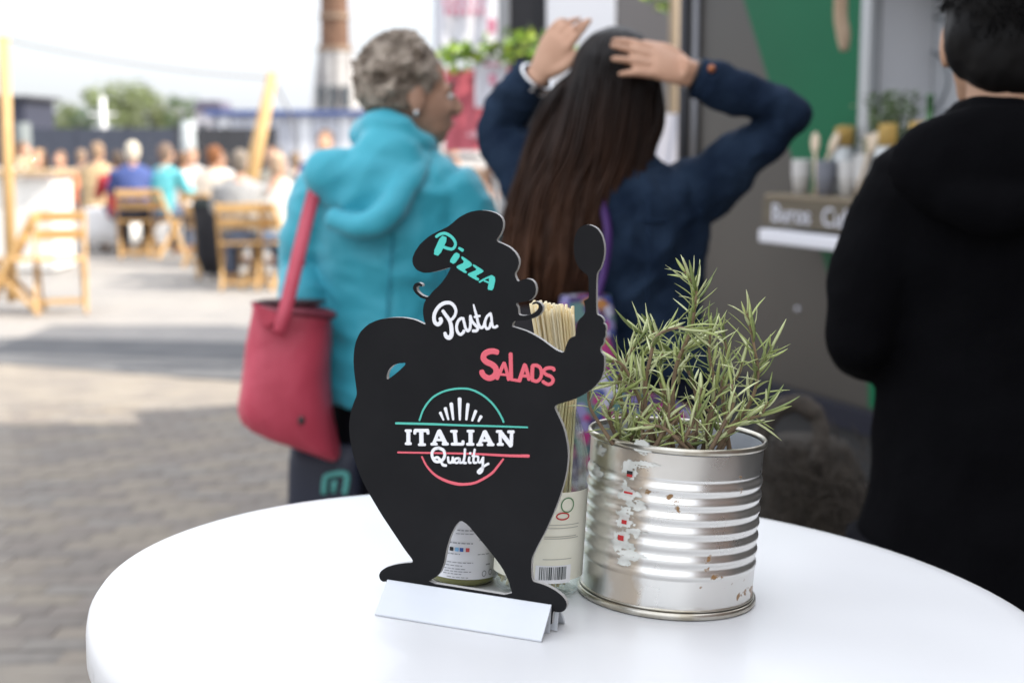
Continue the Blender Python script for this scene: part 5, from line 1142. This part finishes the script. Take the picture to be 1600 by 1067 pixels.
j.tube([W(930, 262, DY - .04), W(975, 262, DY - .065), W(1018, 262, DY - .03), W(1030, 268, DY + .05)], [.018, .02, .02, .016], 10, smooth=3)
jk = link('jacket', fuse(j, .0065, 'jacket', 4, lambda p: wrinkle(.006, 8, 8, 7)(p) + .010 * ridge(Vector((p.x * 10 + p.z * 9, p.y * 8, p.z * 10 - p.x * 9))) + .003 * ridge(p * 26)), dn, dw)
seam = mat('denim_seam', (.013, .025, .05), .8, spec=.1)
b = MB(); b.tube([W(1014, 300, DY - .118), W(1014, 400, DY - .125), W(1010, 500, DY - .118), W(1008, 570, DY - .124)], .003, 6); b.build('seam', seam, jk)
b = MB(); b.tube([W(960, 340, DY - .13), W(1030, 346, DY - .122), W(1080, 344, DY - .078)], .003, 6); b.build('seam', seam, jk)
for (P, r_) in (([W(1118, 133, DY - .10), W(1088, 121, DY - .10)], .0405), ([W(815, 140, DY + .042), W(832, 116, DY + .022)], .0415)):
    b = MB(); b.tube(P, r_, 18); b.build('cuff', dn, jk)
b = MB(); b.ell(W(1112, 108, DY - .14), (.008, .005, .008)); b.build('button', mat('copper', (.35, .13, .06), .4, .7), jk)
tr = MB(); tr.loft([pxring(990, 560, 108, DY, .105), pxring(992, 620, 128, DY, .125), pxring(992, 690, 126, DY, .12)])
for px, dy in ((942, .02), (1040, .06)):
    x = W(px, HOR, DY).x; tr.tube([Vector((x, DY, .90)), Vector((x, DY + dy, .48)), Vector((x, DY + dy * .6, .10))], [.092, .064, .05], 16, smooth=4)
link('trousers', fuse(tr, .009, 'trousers', 4, wrinkle(.005, 7, 9, 9)), mat('trouser_navy', (.006, .008, .016), .85, spec=.1), dw)
for px, dy in ((942, .02), (1040, .06)):
    x = W(px, HOR, DY).x; b = MB(); b.ell((x, DY + .06 + dy * .6, .04), (.055, .135, .042)); b.box((x, DY + .06 + dy * .6, .012), (.09, .25, .02), None, .008); b.build('shoe', mat('shoe_dark', (.02, .02, .02), .6), dw)
def bracelet(p, d, r_, th, m, name='bracelet'):
    b = MB(); z = d.normalized(); x = z.orthogonal().normalized(); y_ = z.cross(x); b.lathe([(r_ + th * math.cos(q * math.pi / 4), th * 1.4 * math.sin(q * math.pi / 4)) for q in range(8)], p, 32, Matrix((x, y_, z)).transposed(), close=True); b.build(name, m, dw)
bracelet(W(1084, 119, DY - .10), rE - rW, .031, .003, mat('band_black', (.01, .01, .012), .5)); bracelet(W(838, 122, DY + .024), lE - lW, .036, .004, mat('silver', (.7, .7, .7), .25, 1)); bracelet(W(834, 128, DY + .03), lE - lW, .038, .003, mat('silver', (.7, .7, .7), .25, 1))
# long hair: cap and hanging strands
hr = MB(); M2 = DM
hr.ell(dh + DM @ Vector((0, -.02, .034)), (.088, .100, .099), DM, 24, 18)
lft = [(880, 92), (862, 150), (838, 215), (812, 290), (798, 360), (796, 420), (806, 480)]; rgt = [(1034, 130), (1030, 190), (1012, 250), (985, 310), (972, 370), (958, 420), (930, 470)]
rn = random.Random(33)
for k in range(760):
    u = rn.random(); dpt = math.sqrt(max(0, 1 - (2 * u - 1) ** 2)) * rn.uniform(.55, 1.0); P = []; e_ = int(rn.uniform(4.4, 6.99)); jit = rn.gauss(0, 5); ph_ = rn.uniform(0, 6.3)
    az = math.pi * (1 - u); hcn = dh + DM @ Vector((0, -.02, .034))
    for pol in (8, 32, 56, 80):
        pr = R(pol); P.append(hcn + DM @ Vector((.089 * math.sin(pr) * math.cos(az), -.101 * math.sin(pr) * max(.12, math.sin(az)) * rn.uniform(.97, 1.03), .100 * math.cos(pr))))
    for i in range(1 if (u < .06 or u > .94) else 2, e_ + 1):
        x = lft[i][0] + (rgt[i][0] - lft[i][0]) * u + jit * i * .5 + 5 * math.sin(i * 1.1 + ph_) + rn.gauss(0, 2.0); y_ = lft[i][1] + (rgt[i][1] - lft[i][1]) * u
        P.append(W(x, y_, DY - .03 - dpt * (.085, .095, .10, .105, .11, .115, .11)[i] + rn.gauss(0, .004)))
    n_ = len(P); r0 = rn.uniform(.0022, .0055); hr.tube(P, [r0 * (1 - .15 * i / n_) if i < n_ - 1 else r0 * .25 for i in range(n_)], 6, smooth=4)
vol = [pxring((lft[i][0] + rgt[i][0]) / 2, (lft[i][1] + rgt[i][1]) / 2, (rgt[i][0] - lft[i][0]) / 2 * .80, DY - .04, (.05, .06, .06, .06, .065, .065, .06)[i], 24) for i in range(2, 6)]
hr.loft(vol)
hm = bpy.data.materials.new('hair_brown'); hm.use_nodes = True; q = hm.node_tree; pb_ = q.nodes['Principled BSDF']; pb_.inputs['Roughness'].default_value = .45; pb_.inputs['Specular IOR Level'].default_value = .16
co = q.nodes.new('ShaderNodeTexCoord'); sx_ = q.nodes.new('ShaderNodeSeparateXYZ'); q.links.new(co.outputs['Object'], sx_.inputs['Vector'])
nn_ = q.nodes.new('ShaderNodeTexNoise'); nn_.inputs['Scale'].default_value = 30; mp2 = q.nodes.new('ShaderNodeMapping'); mp2.inputs['Scale'].default_value = (1, 1, .12); q.links.new(co.outputs['Object'], mp2.inputs['Vector']); q.links.new(mp2.outputs['Vector'], nn_.inputs['Vector'])
mrr = q.nodes.new('ShaderNodeMapRange'); mrr.inputs['From Min'].default_value = 1.66; mrr.inputs['From Max'].default_value = 1.15; q.links.new(sx_.outputs['Z'], mrr.inputs['Value'])
ma = q.nodes.new('ShaderNodeMath'); ma.operation = 'MULTIPLY'; q.links.new(mrr.outputs['Result'], ma.inputs[0]); q.links.new(nn_.outputs['Fac'], ma.inputs[1])
rpp = q.nodes.new('ShaderNodeValToRGB'); rpp.color_ramp.elements[0].position = .05; rpp.color_ramp.elements[1].position = .55; rpp.color_ramp.elements[0].color = (.0055, .0035, .003, 1); rpp.color_ramp.elements[1].color = (.062, .026, .013, 1); q.links.new(ma.outputs[0], rpp.inputs['Fac']); q.links.new(rpp.outputs['Color'], pb_.inputs['Base Color'])
hr.build('hair', hm, dw)
# patterned cloth bag with purple strap
pm = bpy.data.materials.new('pattern_cloth'); pm.use_nodes = True; q = pm.node_tree; pb_ = q.nodes['Principled BSDF']; pb_.inputs['Roughness'].default_value = .8
co = q.nodes.new('ShaderNodeTexCoord'); vo = q.nodes.new('ShaderNodeTexVoronoi'); vo.inputs['Scale'].default_value = 42; q.links.new(co.outputs['Object'], vo.inputs['Vector'])
sh_ = q.nodes.new('ShaderNodeSeparateColor'); q.links.new(vo.outputs['Color'], sh_.inputs['Color'])
rpp = q.nodes.new('ShaderNodeValToRGB'); rpp.color_ramp.interpolation = 'CONSTANT'
for i, (p_, c_) in enumerate(((0, (.24, .012, .10)), (.16, (.02, .035, .15)), (.30, (.30, .29, .36)), (.42, (.03, .014, .07)), (.60, (.25, .10, .02)), (.68, (.05, .11, .1)), (.8, (.16, .14, .28)), (.90, (.05, .01, .03)))):
    el = rpp.color_ramp.elements[i] if i < 2 else rpp.color_ramp.elements.new(p_)
    el.position = p_; el.color = (*c_, 1)
q.links.new(sh_.outputs['Red'], rpp.inputs['Fac']); q.links.new(rpp.outputs['Color'], pb_.inputs['Base Color'])
PY = 2.70
pbag = thing('patterned_bag', 'colourful patterned cloth bag with purple strap behind the spaghetti', 'bag', W(965, 760, PY))
b = MB(); b.loft([pxring(915, 462, 38, PY + .08, .03, 28, 0, .7), pxring(914, 500, 46, PY + .05, .05, 28, 0, .6), pxring(916, 570, 52, PY + .02, .06, 28, 0, .6), pxring(935, 610, 74, PY, .07, 28, 0, .6), pxring(968, 640, 112, PY, .075, 28, 0, .6), pxring(970, 740, 112, PY, .075, 28, 0, .6), pxring(970, 775, 96, PY, .05, 28, 0, .6)]); mm_ = b.mesh('body')
for v in mm_.vertices: v.co += Vector((1, 1, .4)) * (.010 * noise.noise(v.co * 10))
pbg = link('body', mm_, pm, pbag)
strap('strap', [W(930, 470, PY + .06), W(944, 420, PY + .10), W(950, 370, DY - .140), W(944, 330, DY - .125), W(930, 295, DY - .115), W(920, 272, DY - .08), W(918, 262, DY)], .008, .003, mat('strap_purple', (.05, .013, .11), .6), pbag, Vector((1, .2, 0)))

# ---------------------------------------------------------------- man in black at the right
MY = 2.05
ft = Vector((W(1560, HOR, MY).x, MY, 0)); mn = thing('person', 'person in black hooded coat with short dark hair, back turned at the right edge', 'person', ft)
mh = W(1566, 52, MY); MM = basis((.12, .99, -.05))
body = MB(); head_into(body, mh, MM, 1.02)
body.loft([pxring(1560, 205, 60, MY, .060), pxring(1560, 245, 110, MY, .08), pxring(1560, 330, 160, MY, .105), pxring(1560, 520, 165, MY, .105), pxring(1560, 720, 170, MY, .115), pxring(1560, 900, 170, MY, .115)])
mS, mE, mWr = W(1400, 318, MY), W(1344, 530, MY - .02), W(1400, 548, MY + .20)
nS, nE, nWr = W(1720, 318, MY), W(1778, 530, MY - .02), W(1720, 548, MY + .20)
body.tube([mS, mE, mWr], [.045, .040, .033], 12); body.tube([nS, nE, nWr], [.045, .040, .033], 12)
hand_into(body, mWr, Vector((.5, .6, .1)), Vector((-.2, -.2, 1)), 1.05, thumb=-1); hand_into(body, nWr, Vector((-.5, .6, .1)), Vector((.2, -.2, 1)), 1.05, thumb=1)
for s in (-1, 1):
    x = ft.x + s * .1; body.tube([Vector((x, MY, .88)), Vector((x, MY + .02, .48)), Vector((x, MY, .08))], [.09, .06, .045], 12, smooth=4); body.ell((x, MY + .07, .04), (.05, .13, .04))
link('body', fuse(body, .0065, 'body', 3), skin_c, mn); face_parts(mn, mh, MM, 1.02)
blk = mat('coat_black', (.0022, .0022, .0028), .85, col2=(.003, .003, .0038), scale=8, bump=.25, bscale=40, spec=.04)
j = MB(); j.loft([pxring(1556, 176, 66, MY - .01, .075), pxring(1558, 200, 100, MY, .09), pxring(1560, 222, 150, MY, .11), pxring(1560, 250, 192, MY, .125), pxring(1560, 340, 202, MY, .14), pxring(1560, 480, 186, MY, .13), pxring(1560, 600, 184, MY, .135), pxring(1560, 760, 205, MY, .15), pxring(1560, 900, 226, MY, .165), pxring(1560, 1080, 240, MY, .175)])
for (a, c_, d_) in ((mS, mE, mWr), (nS, nE, nWr)):
    mid = a.lerp(c_, .5); j.tube([a + (Vector((.03, 0, .0)) if a is mS else Vector((-.03, 0, 0))), mid, c_], [.080, .064, .052], 16, smooth=4); j.ell(c_, (.052, .055, .052)); j.tube([c_, c_.lerp(d_, .5), c_.lerp(d_, .95)], [.052, .049, .045], 14)
cj = link('coat', fuse(j, .009, 'coat', 5, lambda p: wrinkle(.007, 6, 8, 11)(p) + .006 * ridge(Vector((p.x * 7, p.y * 7, p.z * 9)))), blk, mn)
h = MB(); h.ell(W(1565, 262, MY - .13), (.155, .055, .085)); h.tube([W(1440, 232, MY - .05), W(1480, 300, MY - .14), W(1560, 330, MY - .165), W(1640, 300, MY - .14), W(1690, 232, MY - .05)], [.03, .036, .04, .036, .03], 12, smooth=4)
h.tube([W(1492, 190, MY + .03), W(1510, 176, MY - .06), W(1560, 172, MY - .10), W(1615, 178, MY - .06), W(1630, 192, MY + .03)], .022, 10, smooth=4)
link('hood', fuse(h, .008, 'hood', 5, wrinkle(.006, 8, 10, 13)), blk, cj)
hr = MB(); rn = random.Random(8); hr.ell(mh + MM @ Vector((0, -.022, .042)), (.0835, .098, .094), MM, 24, 18); hr.ell(mh + MM @ Vector((0, -.055, -.025)), (.068, .055, .078), MM, 18, 14); hr.ell(mh + MM @ Vector((.046, -.035, -.01)), (.042, .055, .06), MM); hr.ell(mh + MM @ Vector((-.046, -.035, -.01)), (.042, .055, .06), MM)
mhm = mat('hair_black', (.004, .0035, .0035), .55, spec=.15)
ho = link('hair', fuse(hr, .006, 'hair', 3, wrinkle(.003, 40, 25, 3)), mhm, mn)
ws = MB()
for k in range(2600):
    d = Vector((rn.gauss(0, 1), rn.gauss(0, 1), rn.gauss(0, 1))).normalized()
    if d.y > .5 or d.z < -.8 or (d.y > -.3 and d.z < -.05): continue
    p = mh + MM @ Vector((d.x * .083, -.022 + d.y * .098, .038 + d.z * .096)); e_ = p + MM @ (d * .005 + Vector((rn.gauss(0, .004), -.003, -.009))); ws.tube([p, e_], [.0012, .0005], 4)
o = ws.build('wisps', mhm, ho); o['kind'] = 'stuff'
tr = MB()
for s in (-1, 1):
    x = ft.x + s * .1; tr.tube([Vector((x, MY, .9)), Vector((x, MY + .02, .48)), Vector((x, MY, .08))], [.1, .072, .06], 14, smooth=4)
link('trousers', fuse(tr, .01, 'trousers', 3), mat('trouser_black', (.010, .010, .014)), mn)
for s in (-1, 1):
    b = MB(); b.ell((ft.x + s * .1, MY + .06, .045), (.06, .15, .046)); b.box((ft.x + s * .1, MY + .06, .012), (.1, .28, .02), None, .008); b.build('shoe', mat('shoe_dark', (.02, .02, .02)), mn)

# ---------------------------------------------------------------- straw sack between the table and the truck
SY = 3.0
sk = thing('straw_sack', 'brown coarse straw sack with folded rim right of the tin can', 'sack', Vector((W(1262, HOR, SY).x, SY, 0)))
msk = mat('straw', (.035, .027, .019), .9, col2=(.018, .014, .010), scale=40, stretch=(1, 1, .3), bump=.9, bscale=90)
b = MB(); rings = [pxring(1262, 690, 62, SY, .10, 36), pxring(1268, 740, 82, SY, .14, 36), pxring(1270, 800, 92, SY, .16, 36), pxring(1270, 950, 98, SY, .17, 36), pxring(1270, 1240, 92, SY, .16, 36), pxring(1270, 1305, 70, SY, .12, 36)]; b.loft(rings); mm_ = b.mesh('body')
for v in mm_.vertices: v.co += Vector((1, 1, .3)) * (.018 * noise.noise(v.co * 7) + .006 * noise.noise(v.co * 26))
link('body', mm_, msk, sk)
b = MB(); b.tube([W(1182, 730, SY - .10), W(1192, 672, SY - .08), W(1215, 640, SY - .06), W(1243, 630, SY - .05), W(1272, 644, SY - .06), W(1284, 678, SY - .08), W(1272, 730, SY - .12)], [.016, .018, .018, .018, .019, .018, .014], 10, smooth=5); m3 = b.mesh('rim')
for v in m3.vertices: v.co += Vector((1, 1, 1)) * (.005 * noise.noise(v.co * 40))
link('rim', m3, mat('straw_pale', (.075, .062, .05), .9, col2=(.045, .037, .03), scale=60, bump=.8, bscale=120), sk)
b = MB(); rn = random.Random(4)
for k in range(260):
    a = rn.uniform(1100, 1100); x = rn.uniform(1190, 1345); y_ = rn.uniform(690, 860); p = W(x, y_, SY - .15 - rn.random() * .03); d = Vector((rn.gauss(0, 1), rn.gauss(0, .3), rn.gauss(0, 1))).normalized() * rn.uniform(.03, .07); b.tube([p, p + d * .5 + Vector((0, -.004, .004)), p + d], [.0012, .0015, .0008], 4)
o = b.build('straw', mat('straw_pale', (.16, .13, .10)), sk); o['kind'] = 'stuff'

# ---------------------------------------------------------------- the seated crowd
def seated(label, px, Y, top_py, yaw, shirt, trousers, hair, skin, k=1.0, long_hair=False, lean=.10, standing=False, x=None):
    ztop = W(px, top_py, Y).z; k = ztop / (1.72 if standing else 1.345); x = W(px, HOR, Y).x if x is None else x
    M = facing(yaw); o = Vector((x, Y, 0)); L = lambda a, b_, c: o + M @ Vector((a, b_, c)) * k
    t = thing('person', label, 'person', o, 'people in the seated crowd')
    dz = .42 if standing else 0
    hd = L(0, .10 + lean * .5, 1.215 + dz); B = Matrix((M @ Vector((1, 0, 0)), M @ Vector((0, 1, 0)), Vector((0, 0, 1)))).transposed()
    arms = [[L(s * .20, lean, 1.0 + dz), L(s * .25, .10 + lean, .76 + dz), L(s * .14, .36 + lean, .80 + dz)] for s in (-1, 1)]
    legs = [[L(s * .10, -.02, .52), L(s * .13, .40, .52), L(s * .12, .36, .07)] for s in (-1, 1)] if not standing else [[L(s * .09, 0, .88), L(s * .1, .02, .48), L(s * .1, 0, .07)] for s in (-1, 1)]
    b = MB(); head_into(b, hd, B, k * 1.0); b.tube([L(0, 0, .5 + dz), L(0, .05, .8 + dz), L(0, lean, 1.04 + dz)], [.12 * k, .12 * k, .09 * k], 12)
    for a in arms: b.tube(a, [.04 * k, .036 * k, .03 * k], 8); b.ell(a[-1] + M @ Vector((0, .05, 0)) * k, (.04 * k, .06 * k, .03 * k), B, 8, 6)
    for l in legs: b.tube(l, [.07 * k, .055 * k, .04 * k], 8); b.ell(l[-1] + M @ Vector((0, .07, -.03)) * k, (.05 * k, .13 * k, .04 * k), B, 8, 6)
    link('body', fuse(b, .016, 'body', 2), skin, t)
    b = MB(); rings = []
    for yy, z, hw, dp in ((0, .46, .19, .13), (.0, .6, .185, .135), (.03, .8, .195, .135), (lean * .8, .95, .215, .125), (lean, 1.02, .19, .10), (lean * 1.15, 1.075, .085, .075)):
        rings.append([L(hw * math.cos(a), yy + dp * math.sin(a), z + dz) for a in [2 * math.pi * q / 18 for q in range(18)]])
    b.loft(rings)
    for a in arms: b.tube([a[0] + (o - a[0]) * .0, a[1], a[1].lerp(a[2], .8)], [.072 * k, .06 * k, .048 * k], 10, smooth=3)
    link('top', fuse(b, .016, 'top', 3, wrinkle(.01, 9, 11, px)), mat('cloth' + str(shirt), shirt, .8, col2=tuple(c * .8 for c in shirt), scale=6), t)
    b = MB(); 
    for l in legs: b.tube([l[0], l[1], l[2] + Vector((0, 0, .04))], [.09 * k, .078 * k, .062 * k], 10, smooth=3)
    b.ell(L(0, -.02, .50 + (.36 if standing else 0)), (.18 * k, .15 * k, .11 * k), B)
    link('trousers', fuse(b, .016, 'trousers', 3), mat('cloth' + str(trousers), trousers, .8), t)
    b = MB(); b.ell(hd + M @ Vector((0, -.026, .042)) * k, (.086 * k, .094 * k, .092 * k), B); b.ell(hd + M @ Vector((0, -.06, -.02)) * k, (.078 * k, .055 * k, .085 * k), B)
    if long_hair: b.tube([hd + M @ Vector((0, -.05, -.03)) * k, hd + M @ Vector((0, -.085, -.22)) * k, hd + M @ Vector((0, -.10, -.33)) * k], [.08 * k, .085 * k, .04 * k], 10)
    link('hair', fuse(b, .014, 'hair', 1, wrinkle(.012, 22, 22, px + 1)), mat('hair' + str(hair), hair, .7, col2=tuple(c * .6 for c in hair), scale=14), t)
WHT = (.74, .73, .72); CRM = (.66, .58, .48); BEI = (.50, .36, .20); TQ = (.10, .42, .47); GRY = (.30, .30, .30); PAL = (.56, .55, .52); JEAN = (.09, .11, .16); DRK = (.025, .025, .035)
seated('person in white top half hidden by the left wooden post', 22, 17.2, 222, 120, WHT, DRK, (.16, .09, .05), skin_b)
seated('person with pink face and fair hair leaning at the bar counter', 62, 17.0, 233, 170, (.62, .50, .54), JEAN, (.40, .25, .13), skin_b, lean=.16)
seated('small far person in orange top right of the counter', 99, 21.0, 236, 190, (.60, .20, .10), DRK, (.22, .13, .08), skin_b)
seated('person in beige coat seated behind the white cloth table', 145, 20.2, 223, 10, BEI, BEI, (.36, .24, .15), skin_b)
seated('person with bright white hair in blue and red', 206, 17.8, 221, -14, (.05, .08, .24), DRK, (.74, .68, .55), skin_b, long_hair=False)
seated('person in turquoise top with brown grey hair', 246, 17.9, 224, 28, TQ, JEAN, (.22, .15, .11), skin_b)
seated('person in white blouse behind the turquoise top', 277, 19.2, 237, 20, WHT, JEAN, (.20, .11, .06), skin_b)
seated('person with auburn hair in cream top', 322, 16.6, 227, 30, CRM, (.10, .12, .26), (.24, .09, .03), skin_b)
seated('person in grey jacket with grey hair beside the leaning pole', 372, 14.1, 234, -6, GRY, JEAN, (.24, .20, .16), skin_b)
seated('person in pale jacket reaching right beside the leaning pole', 418, 14.2, 238, 24, PAL, (.18, .25, .38), (.50, .36, .25), skin_b, lean=.18)
seated('person with dark hair behind the pale jacket', 436, 17.2, 226, 200, (.52, .50, .42), DRK, (.05, .035, .03), skin_b)
seated('person in blue top behind the turquoise rain jacket shoulder', 514, 17.0, 203, 190, (.08, .14, .36), DRK, (.16, .09, .05), skin_b)
seated('person in white shirt below the pink banner', 738, 13.2, 262, 10, WHT, JEAN, (.20, .13, .09), skin_b, lean=.2)
seated('person in light blue shirt at the far right of the crowd', 775, 13.6, 258, -20, (.36, .46, .58), DRK, (.18, .10, .06), skin_b, lean=.2)
seated('person in rose top beside the turquoise jacket collar', 697, 15.5, 232, 150, (.55, .40, .42), DRK, (.24, .16, .11), skin_b)
seated('person in red jacket left of the white haired person', 186, 18.6, 236, -30, (.42, .03, .04), JEAN, (.10, .07, .05), skin_b)

seated('person in pale blouse far behind the auburn hair', 300, 22.5, 232, 170, (.60, .56, .54), DRK, (.30, .20, .13), skin_b)
seated('person in white top far behind the grey jacket', 348, 21.0, 236, 185, WHT, DRK, (.12, .08, .06), skin_b)
seated('person in beige top right of the pale jacket', 462, 18.8, 238, -15, (.55, .48, .38), DRK, (.26, .18, .12), skin_b)
seated('person in dark jacket far behind the orange top', 120, 23.5, 234, 10, (.05, .05, .07), DRK, (.32, .22, .15), skin_b)
# glasses and bottles on the tables and the counter
mgl = mat('drink_glass', (.62, .55, .35), .1, spec=.8); mgb = mat('bottle_brown', (.10, .05, .02), .15, spec=.8)
def glass(label, px, Y, z, m, bottle=False):
    p = Vector((W(px, HOR, Y).x, Y, z)); b = MB()
    b.lathe([(0, .001), (.03, 0), (.031, .14), (.013, .19), (.012, .235), (0, .235)] if bottle else [(0, .001), (.028, 0), (.036, .13), (.034, .13), (.027, .012), (0, .012)], p, 18)
    tag(b.build('bottle' if bottle else 'drinking_glass', m), label, 'bottle' if bottle else 'glass', 'drinks on the tables')
zc_ = 1.1252
glass('beer glass at the left end of the bar counter', 30, 16.1, zc_, mgl); glass('beer glass in the middle of the bar counter', 44, 16.2, zc_, mgl); glass('brown bottle at the right end of the bar counter', 68, 16.1, zc_, mgb, True)
glass('beer glass on the dark green table', 446, 15.1, .8177, mgl); glass('brown bottle on the dark green table', 456, 15.2, .8177, mgb, True); glass('beer glass on the plank table before the turquoise top', 268, 19.5, .7777, mgl)

SC.collection.children.link(C)
